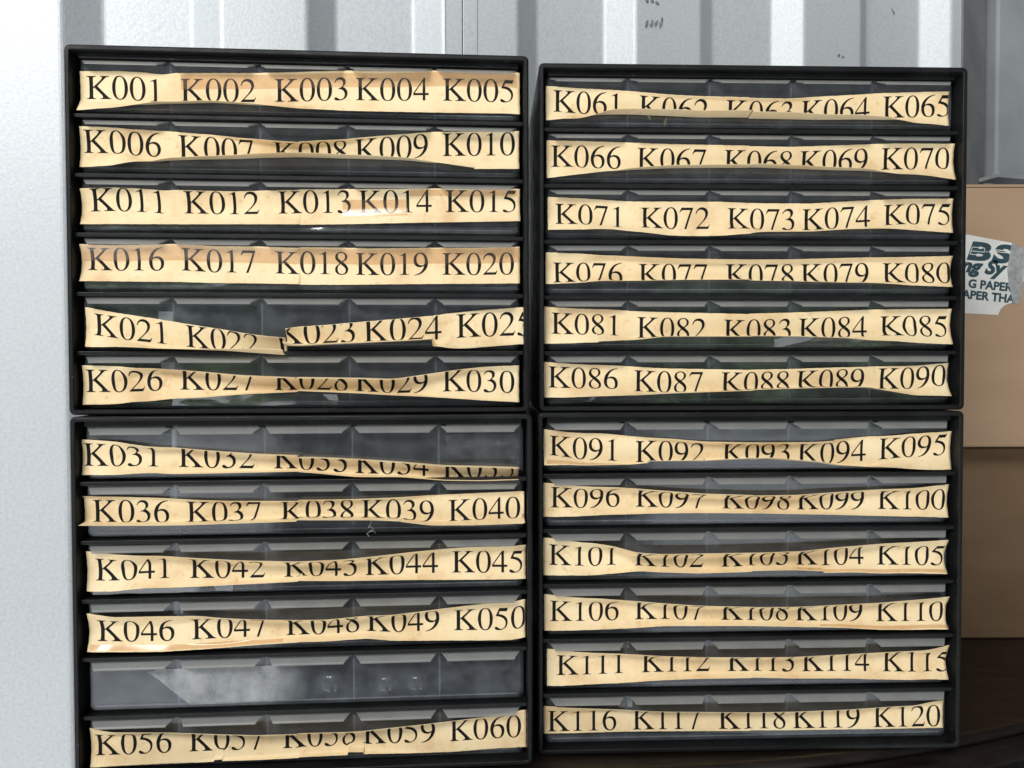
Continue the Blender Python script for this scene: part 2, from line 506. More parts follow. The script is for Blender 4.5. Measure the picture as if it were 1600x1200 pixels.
LABELS = [
    ('TL', 0, 1, 34.4, 277.8, [(-171.7, 0.11, 0.0, 34.4, 0.49, -4.6, 16.3), (-143.3, 0.12, 0.0, 34.4, 0.85, -8.1, 17.2), (-118.1, 0.14, 0.0, 34.4, 1.3, -7.4, 16.3), (-110.4, 0.15, 0.0, 34.4, 1.3, -4.8, 14.6), (-100.4, 0.14, 0.0, 34.4, 1.3, -6.4, 16.5), (-69.4, 0.15, 0.0, 34.4, 1.3, -5.8, 17.3), (-35.9, 0.14, 0.0, 34.4, 1.3, -8.0, 18.1), (-3.2, 0.12, 0.0, 34.4, 0.91, -9.1, 19.7), (4.7, 0.12, 0.0, 34.4, 0.75, -8.4, 20.3), (31.9, 0.11, 0.0, 34.4, 0.36, -5.4, 21.7), (66.2, 0.11, 0.0, 34.4, 0.3, -5.2, 22.1), (96.1, 0.1, 0.0, 34.4, 0.12, -2.7, 23.3), (110.0, 0.1, 0.0, 34.4, 0.06, -1.9, 23.7), (168.3, 0.1, 0.0, 34.4, 0.06, -10.5, 24.3), (173.0, 0.11, 0.0, 34.4, 0.3, -7.7, 22.6)], [(0, -166.9, -4.3), (1, -95.2, -5.0), (2, -22.2, -5.7), (3, 41.4, -6.2), (4, 110.9, -6.9)]),
    ('TL', 1, 6, 32.2, 279.8, [(-172.3, 0.24, 0.0, 1.6, 0.0, -1.6, 20.7), (-143.9, 0.13, 0.3, 5.5, 0.4, -1.0, 20.1), (-118.6, 0.18, 0.91, 21.2, 1.23, -8.6, 18.7), (-103.2, 0.22, 1.0, 18.8, 1.35, -6.2, 18.0), (-78.8, 0.25, 1.0, 16.0, 1.35, -3.4, 16.4), (-47.5, 0.3, 1.0, 13.2, 1.35, -0.6, 14.6), (-19.4, 0.34, 1.0, 11.0, 1.35, 1.6, 14.9), (-3.6, 0.35, 1.0, 10.1, 1.35, 2.5, 15.3), (-2.5, 0.35, 1.0, 10.4, 1.35, 2.2, 15.4), (31.6, 0.32, 1.0, 12.4, 1.35, 0.2, 15.5), (60.2, 0.27, 1.0, 14.8, 1.35, -2.2, 17.6), (82.1, 0.24, 1.0, 17.3, 1.35, -4.7, 19.6), (100.5, 0.19, 1.0, 21.1, 1.35, -8.5, 21.5), (135.4, 0.14, 0.46, 15.1, 0.62, -8.1, 22.5), (136.1, 0.13, 0.3, 11.0, 0.4, -6.5, 22.5), (172.3, 0.13, 0.27, 10.8, 0.36, -6.8, 23.4)], [(0, -169.4, -4.3), (1, -97.2, -4.0), (2, -23.6, -3.7), (3, 40.5, -3.5), (4, 110.5, -3.2)]),
    ('TL', 2, 11, 29.1, 277.7, [(-171.9, 0.49, 0.0, 29.1, 0.03, 0.9, 20.1), (-144.5, 0.25, 0.0, 29.1, 0.0, 0.9, 21.4), (-114.8, 0.52, 0.0, 29.1, 0.1, 0.9, 20.2), (-108.2, 0.58, 0.0, 29.1, 0.2, 0.9, 19.1), (-101.5, 0.53, 0.0, 29.1, 0.12, 0.9, 20.0), (-53.6, 0.57, 0.0, 29.1, 0.21, 0.9, 19.6), (-4.0, 0.47, 0.0, 29.1, 0.12, 0.9, 21.3), (-2.9, 0.4, 0.0, 29.1, 0.06, 0.9, 21.6), (31.3, 0.37, 0.0, 29.1, 0.06, 0.9, 22.4), (65.7, 0.43, 0.0, 29.1, 0.12, 0.9, 22.9), (100.3, 0.42, 0.0, 29.1, 0.13, 0.9, 23.9), (168.1, 0.47, 0.0, 29.1, 0.24, 0.9, 24.6), (172.8, 0.49, 0.0, 29.1, 0.28, 0.9, 24.5)], [(0, -164.9, -3.6), (1, -93.2, -3.9), (2, -20.2, -4.1), (3, 43.4, -4.4), (4, 112.8, -4.6)]),
    ('TL', 3, 16, 30.5, 277.5, [(-172.6, 0.51, 0.0, 30.5, 0.06, 0.9, 22.4), (-153.9, 0.55, 0.0, 30.5, 0.1, 0.9, 22.0), (-110.9, 0.42, 0.0, 30.5, 0.03, 0.9, 22.6), (-98.7, 0.29, 0.0, 30.5, 0.0, 0.9, 23.1), (-70.9, 0.44, 0.0, 30.5, 0.06, 0.9, 21.7), (-37.2, 0.4, 0.0, 30.5, 0.05, 0.9, 21.7), (-4.4, 0.46, 0.0, 30.5, 0.1, 0.9, 20.9), (-3.3, 0.23, 0.0, 30.5, 0.01, 0.9, 21.4), (25.2, 0.29, 0.0, 30.5, 0.03, 0.9, 21.3), (53.9, 0.44, 0.0, 30.5, 0.12, 0.9, 20.8), (100.1, 0.38, 0.0, 30.5, 0.1, 0.9, 21.8), (141.0, 0.38, 0.0, 30.5, 0.12, 0.9, 22.1), (172.7, 0.22, 0.0, 30.5, 0.07, 0.9, 23.3)], [(0, -167.5, -5.1), (1, -95.9, -5.5), (2, -22.9, -6.0), (3, 40.6, -6.4), (4, 110.0, -6.9)]),
    ('TL', 4, 21, 31.4, 272.3, [(-170.0, 0.24, 0.0, 31.4, 0.0, 0.9, 18.9), (-145.8, 0.21, 0.0, 31.4, 0.79, -4.2, 14.2), (-116.0, 0.29, 0.0, 31.4, 1.3, -7.3, 9.8), (-82.7, 0.4, 0.0, 31.4, 1.3, -2.6, 4.4), (-49.0, 0.7, 0.0, 31.4, 1.3, 0.9, -0.1), (-32.1, 0.95, 0.0, 31.4, 1.3, 0.9, -1.5), (-14.6, 1.01, 0.0, 31.4, 1.3, 0.9, -2.9)], [(0, -163.3, -5.5), (1, -93.0, -2.9), (2, -21.4, -0.2)]),
    ('TL', 4, 21, 30.5, 298.0, [(-14.5, 1.02, 0.0, 30.5, 1.25, 0.9, 4.6), (-3.7, 0.53, 0.0, 30.5, 1.25, 0.9, 5.0), (15.7, 0.52, 0.0, 30.5, 1.25, 0.9, 6.1), (42.0, 0.44, 0.0, 30.5, 1.25, -0.3, 8.0), (76.6, 0.41, 0.0, 30.5, 1.25, -1.8, 10.9), (101.4, 0.39, 0.0, 30.5, 1.25, -2.8, 13.2), (102.2, 0.26, 0.0, 30.5, 1.13, -7.6, 13.2), (113.9, 0.18, 0.0, 30.5, 0.55, -3.5, 14.8), (140.8, 0.12, 0.0, 30.5, 0.09, -14.0, 17.7), (173.8, 0.1, 0.0, 30.5, 0.0, -14.0, 20.2), (175.9, 0.1, 0.0, 30.5, 0.0, -14.0, 20.2)], [(2, -21.7, 1.5), (3, 46.6, -1.8), (4, 121.1, -5.3)]),
    ('TL', 5, 26, 31.5, 280.1, [(-172.8, 0.24, 0.0, 1.6, 0.0, -1.6, 19.1), (-146.4, 0.28, 0.17, 1.4, 0.15, -1.8, 19.1), (-121.0, 0.17, 0.98, 9.1, 0.84, -11.5, 20.1), (-103.2, 0.21, 1.4, 9.4, 1.2, -12.2, 21.4), (-80.8, 0.24, 1.4, 8.1, 1.2, -10.9, 21.0), (-49.4, 0.31, 1.4, 5.2, 1.2, -8.0, 20.9), (-5.2, 0.36, 1.4, 3.2, 1.2, -6.0, 20.9), (-4.1, 0.36, 1.4, 2.9, 1.2, -5.7, 21.5), (46.3, 0.35, 1.4, 3.7, 1.2, -6.5, 19.9), (70.6, 0.34, 1.4, 4.1, 1.2, -6.9, 18.6), (95.0, 0.28, 1.4, 6.6, 1.2, -9.4, 19.7), (123.0, 0.21, 1.4, 9.8, 1.2, -12.6, 20.5), (146.5, 0.16, 0.86, 9.8, 0.74, -11.8, 19.7), (171.9, 0.13, 0.36, 8.3, 0.3, -9.2, 19.0)], [(0, -170.5, -5.5), (1, -98.2, -6.0), (2, -24.6, -6.5), (3, 39.5, -6.9), (4, 109.6, -7.3)]),
    ('BL', 0, 31, 28.3, 280.7, [(-174.4, 0.24, 0.0, 1.4, 0.0, -1.4, 18.7), (-147.6, 0.21, 0.29, 1.0, 0.27, -1.8, 18.0), (-106.8, 0.23, 1.3, 8.3, 1.2, -11.5, 17.2), (-73.4, 0.29, 1.3, 6.5, 1.2, -9.7, 15.9), (-39.8, 0.34, 1.3, 4.8, 1.2, -8.0, 14.9), (-7.0, 0.37, 1.3, 3.8, 1.2, -7.0, 14.4), (-5.9, 0.39, 1.3, 3.2, 1.2, -6.4, 13.5), (5.4, 0.38, 1.3, 3.7, 1.2, -6.9, 13.0), (38.5, 0.35, 1.3, 4.7, 1.2, -7.9, 10.2), (74.2, 0.39, 1.3, 3.4, 1.2, -6.6, 8.7), (109.0, 0.39, 1.3, 3.4, 1.2, -6.6, 5.4), (138.2, 0.39, 1.3, 3.3, 1.2, -6.5, 4.6), (168.8, 0.42, 1.3, 2.3, 1.2, -5.5, 4.3)], [(0, -173.1, -6.8), (1, -100.7, -6.8), (2, -26.9, -6.7), (3, 37.4, -6.7), (4, 107.6, -6.6)]),
    ('BL', 1, 36, 31.0, 279.0, [(-173.4, 0.23, 1.0, 13.4, 1.3, -5.6, 20.0), (-148.2, 0.23, 1.0, 13.5, 1.3, -5.7, 19.4), (-114.0, 0.25, 1.0, 12.8, 1.3, -5.0, 18.5), (-89.5, 0.28, 1.0, 11.7, 1.3, -3.9, 17.6), (-62.7, 0.31, 1.0, 10.6, 1.3, -2.8, 17.3), (-7.3, 0.34, 1.0, 9.6, 1.3, -1.8, 17.4), (-6.2, 0.35, 1.0, 9.5, 1.3, -1.7, 18.4), (20.0, 0.34, 1.0, 9.7, 1.3, -1.9, 18.1), (51.0, 0.33, 1.0, 10.2, 1.3, -2.4, 18.0), (73.8, 0.3, 1.0, 11.5, 1.3, -3.7, 17.7), (74.5, 0.29, 1.0, 11.7, 1.3, -3.9, 17.5), (97.2, 0.22, 1.0, 14.5, 1.3, -6.7, 16.4), (132.2, 0.19, 0.81, 13.7, 1.05, -6.1, 17.8), (171.1, 0.19, 0.73, 13.0, 0.95, -6.1, 19.2), (173.4, 0.2, 0.86, 14.2, 1.12, -6.4, 18.3)], [(0, -167.0, -6.5), (1, -95.0, -6.8), (2, -21.7, -7.1), (3, 42.2, -7.4), (4, 112.0, -7.8)]),
    ('BL', 2, 41, 32.2, 280.1, [(-172.1, 0.23, 0.0, 1.6, 0.0, -1.6, 21.1), (-148.8, 0.2, 0.33, 0.0, 0.35, -3.2, 20.6), (-114.5, 0.21, 0.87, 6.5, 0.91, -14.1, 22.2), (-85.6, 0.25, 0.95, 4.9, 1.0, -12.5, 21.9), (-51.9, 0.31, 0.95, 2.3, 1.0, -9.9, 21.7), (-7.7, 0.36, 0.95, -0.1, 1.0, -7.5, 21.8), (-6.6, 0.37, 0.95, -0.6, 1.0, -7.0, 22.1), (28.8, 0.34, 0.95, 0.7, 1.0, -8.3, 22.0), (50.7, 0.31, 0.95, 2.2, 1.0, -9.8, 22.6), (85.4, 0.26, 0.95, 5.1, 1.0, -12.7, 23.7), (120.4, 0.21, 0.88, 7.2, 0.93, -14.8, 23.9), (165.1, 0.19, 0.75, 7.1, 0.78, -14.3, 23.3), (174.5, 0.18, 0.67, 7.1, 0.7, -13.5, 23.6)], [(0, -165.4, -7.5), (1, -93.1, -8.1), (2, -19.5, -8.8), (3, 44.7, -9.3), (4, 114.7, -9.9)]),
    ('BL', 3, 46, 32.0, 280.5, [(-171.3, 0.32, 0.1, 1.2, 0.11, -2.0, 19.5), (-149.5, 0.17, 0.54, 5.0, 0.57, -9.0, 18.1), (-115.1, 0.16, 0.46, 3.9, 0.48, -7.4, 17.6), (-86.1, 0.18, 0.68, 6.8, 0.71, -11.9, 18.3), (-68.2, 0.23, 0.95, 6.9, 1.0, -12.9, 18.9), (-41.1, 0.29, 0.95, 4.1, 1.0, -10.1, 19.4), (-8.1, 0.33, 0.95, 2.3, 1.0, -8.3, 19.9), (-7.0, 0.33, 0.95, 2.1, 1.0, -8.1, 20.0), (15.8, 0.34, 0.95, 1.9, 1.0, -7.9, 19.9), (46.9, 0.32, 0.95, 2.6, 1.0, -8.6, 21.7), (66.6, 0.29, 0.95, 4.5, 1.0, -10.5, 20.1), (96.8, 0.23, 0.95, 7.6, 1.0, -13.6, 20.5), (126.0, 0.17, 0.57, 7.4, 0.6, -11.7, 20.1), (165.0, 0.12, 0.15, 12.9, 0.16, -14.0, 19.5), (174.2, 0.13, 0.18, 10.2, 0.19, -11.6, 22.0)], [(0, -164.4, -7.5), (1, -92.1, -7.5), (2, -18.3, -7.5), (3, 45.9, -7.5), (4, 116.1, -7.5)]),
    ('BL', 5, 56, 31.9, 279.8, [(-171.1, 0.2, 0.02, 1.5, 0.02, -1.7, 19.7), (-150.7, 0.18, 0.69, 7.6, 0.72, -15.5, 19.7), (-109.6, 0.22, 0.95, 8.3, 1.0, -17.5, 20.1), (-75.9, 0.26, 0.95, 5.5, 1.0, -14.7, 20.4), (-74.8, 0.28, 0.95, 4.3, 1.0, -13.5, 21.4), (-69.1, 0.29, 0.95, 3.6, 1.0, -12.8, 21.6), (-68.4, 0.27, 0.95, 4.8, 1.0, -14.0, 20.5), (-42.0, 0.29, 0.95, 3.6, 1.0, -12.8, 20.0), (-8.9, 0.3, 0.95, 3.0, 1.0, -12.2, 20.3), (-7.8, 0.3, 0.95, 3.0, 1.0, -12.2, 20.9), (30.1, 0.31, 0.95, 2.5, 1.0, -11.7, 21.1), (30.8, 0.35, 0.95, 0.5, 1.0, -9.7, 22.8), (42.8, 0.34, 0.95, 1.3, 1.0, -10.5, 22.6), (43.5, 0.31, 0.95, 2.6, 1.0, -11.8, 21.4), (61.4, 0.29, 0.95, 4.1, 1.0, -13.3, 21.5), (84.7, 0.26, 0.95, 5.9, 1.0, -15.1, 21.5), (114.0, 0.22, 0.95, 8.9, 1.0, -18.1, 21.1), (143.4, 0.2, 0.8, 9.0, 0.84, -18.2, 22.4), (174.9, 0.13, 0.25, 10.9, 0.27, -13.8, 23.0)], [(0, -167.6, -7.2), (1, -95.4, -7.3), (2, -21.8, -7.3), (3, 42.2, -7.4), (4, 112.2, -7.5)]),
    ('TR', 0, 61, 29.3, 278.9, [(-173.1, 0.47, 0.0, 1.5, 0.0, -1.5, 20.0), (-146.8, 0.15, 0.3, 13.0, 0.8, -7.7, 18.9), (-119.2, 0.22, 0.6, 14.2, 1.6, -5.4, 17.7), (-102.6, 0.23, 0.6, 13.2, 1.6, -4.4, 16.8), (-69.2, 0.25, 0.6, 11.7, 1.6, -2.9, 14.3), (-47.0, 0.26, 0.6, 11.7, 1.6, -2.9, 13.4), (-3.4, 0.27, 0.6, 10.8, 1.6, -2.0, 12.8), (-2.3, 0.26, 0.6, 11.2, 1.6, -2.4, 12.3), (31.4, 0.26, 0.6, 11.2, 1.6, -2.4, 12.0), (56.2, 0.23, 0.6, 13.3, 1.6, -4.5, 13.7), (87.8, 0.21, 0.6, 14.6, 1.6, -5.8, 15.6), (110.4, 0.19, 0.58, 16.5, 1.55, -7.7, 17.3), (138.8, 0.14, 0.25, 11.9, 0.66, -7.5, 18.3), (168.4, 0.24, 0.0, 1.5, 0.0, -1.5, 19.1)], [(0, -166.7, -5.9), (1, -94.7, -5.9), (2, -21.4, -6.0), (3, 42.5, -6.0), (4, 112.2, -6.1)]),
    ('TR', 1, 66, 31.7, 279.9, [(-172.5, 0.24, 0.0, 31.7, 0.0, 1.0, 20.5), (-143.5, 0.19, 0.0, 31.7, 0.63, -5.5, 20.3), (-118.0, 0.26, 0.0, 31.7, 1.2, -8.2, 19.6), (-102.5, 0.3, 0.0, 31.7, 1.3, -6.4, 19.1), (-69.1, 0.37, 0.0, 31.7, 1.3, -3.6, 18.1), (-3.2, 0.41, 0.0, 31.7, 1.3, -2.0, 17.3), (-2.1, 0.43, 0.0, 31.7, 1.3, -1.1, 16.8), (33.9, 0.41, 0.0, 31.7, 1.3, -1.8, 16.5), (65.5, 0.36, 0.0, 31.7, 1.3, -4.1, 17.8), (94.9, 0.32, 0.0, 31.7, 1.3, -5.9, 19.1), (122.2, 0.24, 0.0, 31.7, 1.01, -8.6, 20.2), (173.4, 0.27, 0.0, 31.7, 0.11, 1.0, 20.3)], [(0, -168.6, -6.1), (1, -96.4, -6.0), (2, -22.8, -5.9), (3, 41.4, -5.9), (4, 111.3, -5.8)]),
    ('TR', 2, 71, 29.3, 278.9, [(-171.7, 0.35, 0.0, 29.3, 0.2, 0.9, 21.2), (-143.5, 0.17, 0.0, 29.3, 0.49, -1.8, 20.3), (-118.0, 0.22, 0.0, 29.3, 0.92, -6.7, 18.7), (-102.4, 0.2, 0.0, 29.3, 0.76, -5.6, 17.7), (-69.0, 0.41, 0.0, 29.3, 0.02, 0.9, 17.8), (-46.6, 0.24, 0.0, 29.3, 0.0, 0.9, 17.9), (-24.2, 0.38, 0.0, 29.3, 0.06, 0.9, 17.8), (-2.9, 0.18, 0.0, 29.3, 0.6, -4.3, 17.1), (-1.8, 0.2, 0.0, 29.3, 0.69, -5.3, 17.1), (7.2, 0.23, 0.0, 29.3, 0.97, -7.1, 16.9), (48.9, 0.25, 0.0, 29.3, 1.1, -7.7, 16.7), (77.2, 0.25, 0.0, 29.3, 1.15, -7.9, 18.5), (105.5, 0.24, 0.0, 29.3, 1.01, -7.5, 20.0), (134.0, 0.17, 0.0, 29.3, 0.49, -3.5, 21.3), (172.8, 0.25, 0.0, 29.3, 0.0, 0.9, 21.5)], [(0, -165.3, -8.5), (1, -93.4, -8.3), (2, -20.0, -8.2), (3, 43.8, -8.0), (4, 113.6, -7.8)]),
    ('TR', 3, 76, 27.5, 280.2, [(-173.5, 0.42, 0.06, 1.4, 0.07, -1.3, 22.4), (-143.5, 0.15, 0.43, 3.3, 0.52, -2.6, 21.9), (-118.0, 0.21, 0.98, 9.6, 1.18, -8.2, 21.4), (-91.2, 0.24, 1.0, 8.8, 1.2, -7.4, 20.7), (-57.7, 0.28, 1.0, 7.5, 1.2, -6.1, 20.2), (-2.7, 0.3, 1.0, 6.9, 1.2, -5.5, 19.9), (-1.6, 0.28, 1.0, 7.5, 1.2, -6.1, 19.6), (32.2, 0.27, 1.0, 7.9, 1.2, -6.5, 19.6), (66.2, 0.24, 1.0, 9.1, 1.2, -7.7, 19.9), (100.3, 0.21, 0.98, 9.8, 1.18, -8.4, 20.3), (134.4, 0.16, 0.52, 6.4, 0.63, -5.5, 20.0), (171.6, 0.28, 0.13, 1.5, 0.16, -1.3, 20.3)], [(0, -167.2, -12.6), (1, -94.9, -12.1), (2, -21.1, -11.5), (3, 43.0, -11.1), (4, 113.1, -10.5)]),
    ('TR', 4, 81, 31.2, 279.9, [(-175.2, 0.24, 0.0, 31.2, 0.0, 0.9, 21.4), (-143.5, 0.32, 0.0, 31.2, 0.39, 0.9, 19.8), (-130.7, 0.22, 0.0, 31.2, 0.51, 0.9, 19.5), (-130.0, 0.19, 0.0, 31.2, 0.66, -1.9, 19.4), (-117.9, 0.21, 0.0, 31.2, 0.81, -4.4, 19.2), (-102.3, 0.26, 0.0, 31.2, 1.19, -7.4, 17.8), (-74.4, 0.35, 0.0, 31.2, 1.3, -4.5, 17.0), (-2.5, 0.39, 0.0, 31.2, 1.3, -2.8, 15.4), (-1.4, 0.39, 0.0, 31.2, 1.3, -2.8, 15.8), (41.6, 0.36, 0.0, 31.2, 1.3, -4.4, 16.8), (75.6, 0.3, 0.0, 31.2, 1.3, -7.0, 18.2), (100.6, 0.22, 0.0, 31.2, 0.92, -6.1, 19.0), (134.9, 0.2, 0.0, 31.2, 0.45, 0.9, 19.6), (172.1, 0.31, 0.0, 31.2, 0.13, 0.9, 19.8)], [(0, -168.4, -6.8), (1, -96.2, -7.2), (2, -22.6, -7.6), (3, 41.5, -7.9), (4, 111.4, -8.3)]),
    ('TR', 5, 86, 30.1, 280.9, [(-176.3, 0.24, 0.0, 30.1, 0.0, 0.9, 22.1), (-143.5, 0.33, 0.0, 30.1, 0.47, 0.9, 20.0), (-114.6, 0.21, 0.0, 30.1, 0.78, -2.2, 19.0), (-102.3, 0.24, 0.0, 30.1, 1.06, -5.7, 18.1), (-74.3, 0.32, 0.0, 30.1, 1.3, -5.2, 16.5), (-2.3, 0.42, 0.0, 30.1, 1.3, -1.3, 15.2), (-1.1, 0.43, 0.0, 30.1, 1.3, -0.8, 15.4), (36.2, 0.44, 0.0, 30.1, 1.3, -0.2, 16.0), (66.8, 0.43, 0.0, 30.1, 1.3, -0.6, 17.0), (96.5, 0.42, 0.0, 30.1, 1.3, -1.2, 17.6), (107.9, 0.36, 0.0, 30.1, 1.3, -3.8, 17.8), (139.3, 0.22, 0.0, 30.1, 0.91, -4.9, 18.1), (169.7, 0.32, 0.0, 30.1, 0.31, 0.9, 20.7)], [(0, -171.1, -6.3), (1, -98.7, -5.9), (2, -24.8, -5.5), (3, 39.6, -5.1), (4, 109.8, -4.8)]),
    ('BR', 0, 91, 33.2, 280.8, [(-174.1, 0.24, 0.23, 2.9, 0.44, -0.4, 21.4), (-142.4, 0.17, 0.59, 13.9, 1.15, -7.5, 17.5), (-123.5, 0.18, 0.69, 15.4, 1.34, -8.2, 16.7), (-101.2, 0.21, 0.8, 14.8, 1.55, -7.6, 14.6), (-88.2, 0.24, 0.8, 13.3, 1.55, -6.1, 14.3), (-87.3, 0.26, 0.8, 12.3, 1.55, -5.1, 14.8), (-67.6, 0.27, 0.8, 11.6, 1.55, -4.4, 14.1), (-39.5, 0.31, 0.8, 10.0, 1.55, -2.8, 12.5), (-1.3, 0.34, 0.8, 8.3, 1.55, -1.1, 12.6), (-0.1, 0.33, 0.8, 8.6, 1.55, -1.4, 12.4), (10.0, 0.34, 0.8, 8.1, 1.55, -0.9, 12.6), (56.5, 0.3, 0.8, 10.5, 1.55, -3.3, 11.3), (70.8, 0.26, 0.8, 12.7, 1.55, -5.5, 11.1), (71.7, 0.24, 0.8, 13.3, 1.55, -6.1, 11.5), (102.0, 0.19, 0.78, 16.2, 1.51, -9.0, 12.9), (136.2, 0.14, 0.34, 7.7, 0.65, -4.1, 15.6), (173.5, 0.21, 0.02, 1.7, 0.03, -1.6, 17.0)], [(0, -168.9, -6.6), (1, -96.4, -6.1), (2, -22.6, -5.5), (3, 41.7, -5.0), (4, 111.9, -4.4)]),
    ('BR', 1, 96, 29.1, 279.2, [(-174.5, 0.24, 0.0, 1.5, 0.0, -1.5, 23.7), (-142.4, 0.17, 0.54, 3.1, 0.57, -6.7, 23.1), (-113.4, 0.21, 0.87, 5.8, 0.92, -11.2, 24.0), (-78.7, 0.27, 0.95, 3.7, 1.0, -9.1, 23.5), (-45.0, 0.32, 0.95, 1.4, 1.0, -6.8, 22.3), (-1.0, 0.34, 0.95, 0.6, 1.0, -6.0, 21.2), (0.1, 0.35, 0.95, 0.3, 1.0, -5.7, 21.1), (36.3, 0.33, 0.95, 1.3, 1.0, -6.7, 20.6), (68.1, 0.28, 0.95, 3.4, 1.0, -8.8, 21.0), (102.3, 0.23, 0.95, 5.9, 1.0, -11.3, 21.1), (136.6, 0.19, 0.74, 5.6, 0.78, -10.6, 20.3), (171.1, 0.23, 0.08, 1.2, 0.08, -1.7, 20.2)], [(0, -168.1, -6.6), (1, -96.1, -6.8), (2, -22.7, -7.1), (3, 41.3, -7.3), (4, 111.1, -7.5)]),
    ('BR', 2, 101, 32.2, 280.3, [(-174.7, 0.24, 0.0, 1.6, 0.0, -1.6, 22.4), (-142.4, 0.17, 0.56, 4.0, 0.59, -9.8, 21.2), (-134.6, 0.17, 0.6, 4.6, 0.63, -10.8, 21.0), (-116.7, 0.24, 0.95, 4.9, 1.0, -13.1, 22.0), (-96.6, 0.37, 0.95, -1.1, 1.0, -7.1, 20.9), (-78.6, 0.37, 0.95, -1.1, 1.0, -7.1, 19.6), (-44.9, 0.34, 0.95, 0.1, 1.0, -8.3, 19.1), (-0.8, 0.35, 0.95, -0.4, 1.0, -7.8, 19.6), (0.3, 0.37, 0.95, -1.0, 1.0, -7.2, 19.9), (37.7, 0.36, 0.95, -0.6, 1.0, -7.6, 20.6), (61.6, 0.3, 0.95, 2.1, 1.0, -10.3, 20.7), (62.8, 0.28, 0.95, 3.2, 1.0, -11.4, 20.0), (91.3, 0.25, 0.95, 4.7, 1.0, -12.9, 20.8), (114.2, 0.21, 0.87, 6.4, 0.92, -14.6, 20.2), (169.3, 0.15, 0.38, 2.1, 0.4, -6.0, 19.2)], [(0, -169.5, -7.5), (1, -97.2, -7.7), (2, -23.5, -7.9), (3, 40.7, -8.1), (4, 110.8, -8.3)]),
    ('BR', 3, 106, 31.3, 279.2, [(-173.9, 0.24, 0.0, 1.6, 0.0, -1.6, 21.2), (-142.4, 0.17, 0.53, 4.3, 0.55, -9.2, 20.8), (-132.4, 0.17, 0.59, 5.1, 0.62, -10.6, 20.9), (-101.0, 0.23, 0.95, 6.0, 1.0, -13.4, 21.6), (-72.9, 0.3, 0.95, 2.7, 1.0, -10.1, 21.9), (-44.7, 0.33, 0.95, 1.3, 1.0, -8.7, 20.9), (-0.6, 0.35, 0.95, 0.6, 1.0, -8.0, 20.0), (0.5, 0.35, 0.95, 0.4, 1.0, -7.8, 19.9), (38.0, 0.34, 0.95, 1.2, 1.0, -8.6, 19.1), (80.3, 0.29, 0.95, 3.5, 1.0, -10.9, 18.7), (110.0, 0.24, 0.95, 5.9, 1.0, -13.3, 17.6), (143.3, 0.19, 0.77, 6.7, 0.81, -13.9, 17.3), (171.0, 0.15, 0.42, 4.1, 0.44, -8.0, 17.4)], [(0, -168.8, -7.8), (1, -96.8, -7.9), (2, -23.3, -8.0), (3, 40.6, -8.0), (4, 110.4, -8.1)]),
    ('BR', 4, 111, 31.9, 279.6, [(-171.5, 0.23, 0.0, 1.6, 0.0, -1.6, 20.8), (-142.4, 0.17, 0.56, 5.6, 0.59, -10.7, 21.0), (-112.2, 0.21, 0.91, 7.5, 0.96, -14.7, 21.9), (-78.4, 0.28, 0.95, 4.3, 1.0, -11.5, 22.8), (-44.6, 0.32, 0.95, 2.4, 1.0, -9.6, 23.0), (-0.4, 0.33, 0.95, 1.8, 1.0, -9.0, 22.7), (0.8, 0.34, 0.95, 1.4, 1.0, -8.6, 23.0), (34.9, 0.32, 0.95, 2.4, 1.0, -9.6, 22.0), (57.7, 0.3, 0.95, 3.3, 1.0, -10.5, 22.0), (80.6, 0.28, 0.95, 4.2, 1.0, -11.4, 22.0), (110.4, 0.25, 0.95, 6.2, 1.0, -13.4, 21.4), (143.8, 0.21, 0.94, 7.8, 0.99, -15.0, 20.7), (171.4, 0.14, 0.26, 0.4, 0.27, -2.8, 21.2)], [(0, -163.1, -7.4), (1, -91.0, -7.8), (2, -17.5, -8.1), (3, 46.5, -8.4), (4, 116.4, -8.8)]),
    ('BR', 5, 116, 24.3, 279.7, [(-174.4, 0.2, 0.09, 0.7, 0.04, -1.8, 22.4), (-142.5, 0.17, 0.55, 4.9, 0.23, -11.2, 22.2), (-112.1, 0.21, 0.91, 6.0, 0.38, -15.0, 22.6), (-78.3, 0.26, 0.95, 3.7, 0.4, -12.7, 22.6), (-0.1, 0.28, 0.95, 2.7, 0.4, -11.7, 21.6), (1.0, 0.29, 0.95, 2.0, 0.4, -11.0, 22.1), (35.2, 0.28, 0.95, 2.7, 0.4, -11.7, 21.5), (80.9, 0.26, 0.95, 3.8, 0.4, -12.8, 21.4), (115.4, 0.22, 0.95, 6.0, 0.4, -15.0, 21.1), (144.2, 0.2, 0.83, 6.2, 0.35, -15.2, 21.1), (169.6, 0.12, 0.09, 8.2, 0.04, -9.3, 21.1)], [(0, -170.8, -10.3), (1, -98.6, -10.4), (2, -25.1, -10.4), (3, 39.0, -10.5), (4, 108.9, -10.5)]),
]
# ---------------------------------------------------------------- wall of the shed (corrugated painted steel)
WX, WY, WA = -0.510, 0.885, math.radians(15.2)
PER, RUN, DEPTH = 0.278, 0.036, 0.032
Z0, Z1 = -0.9, 1.7
wall = empty('container_wall', (WX, WY, 0), WA)
tag(wall, 'pale corrugated steel wall behind the black cabinets', 'wall')
prof = []
k = -3
S_END = 1.288
flat = (PER - 2 * RUN) / 2
while True:
    s = k * PER
    # right-facing slope centred on s, deep flat, left-facing slope, near flat
    pts = [(s - RUN / 2, 0.0), (s + RUN / 2, DEPTH), (s + RUN / 2 + flat, DEPTH), (s + RUN / 2 + flat + RUN, 0.0)]
    done = False
    for p in pts:
        if p[0] > S_END:
            done = True
            break
        prof.append(p)
    if done:
        break
    k += 1
prof.append((S_END, prof[-1][1]))
bm = bmesh.new()


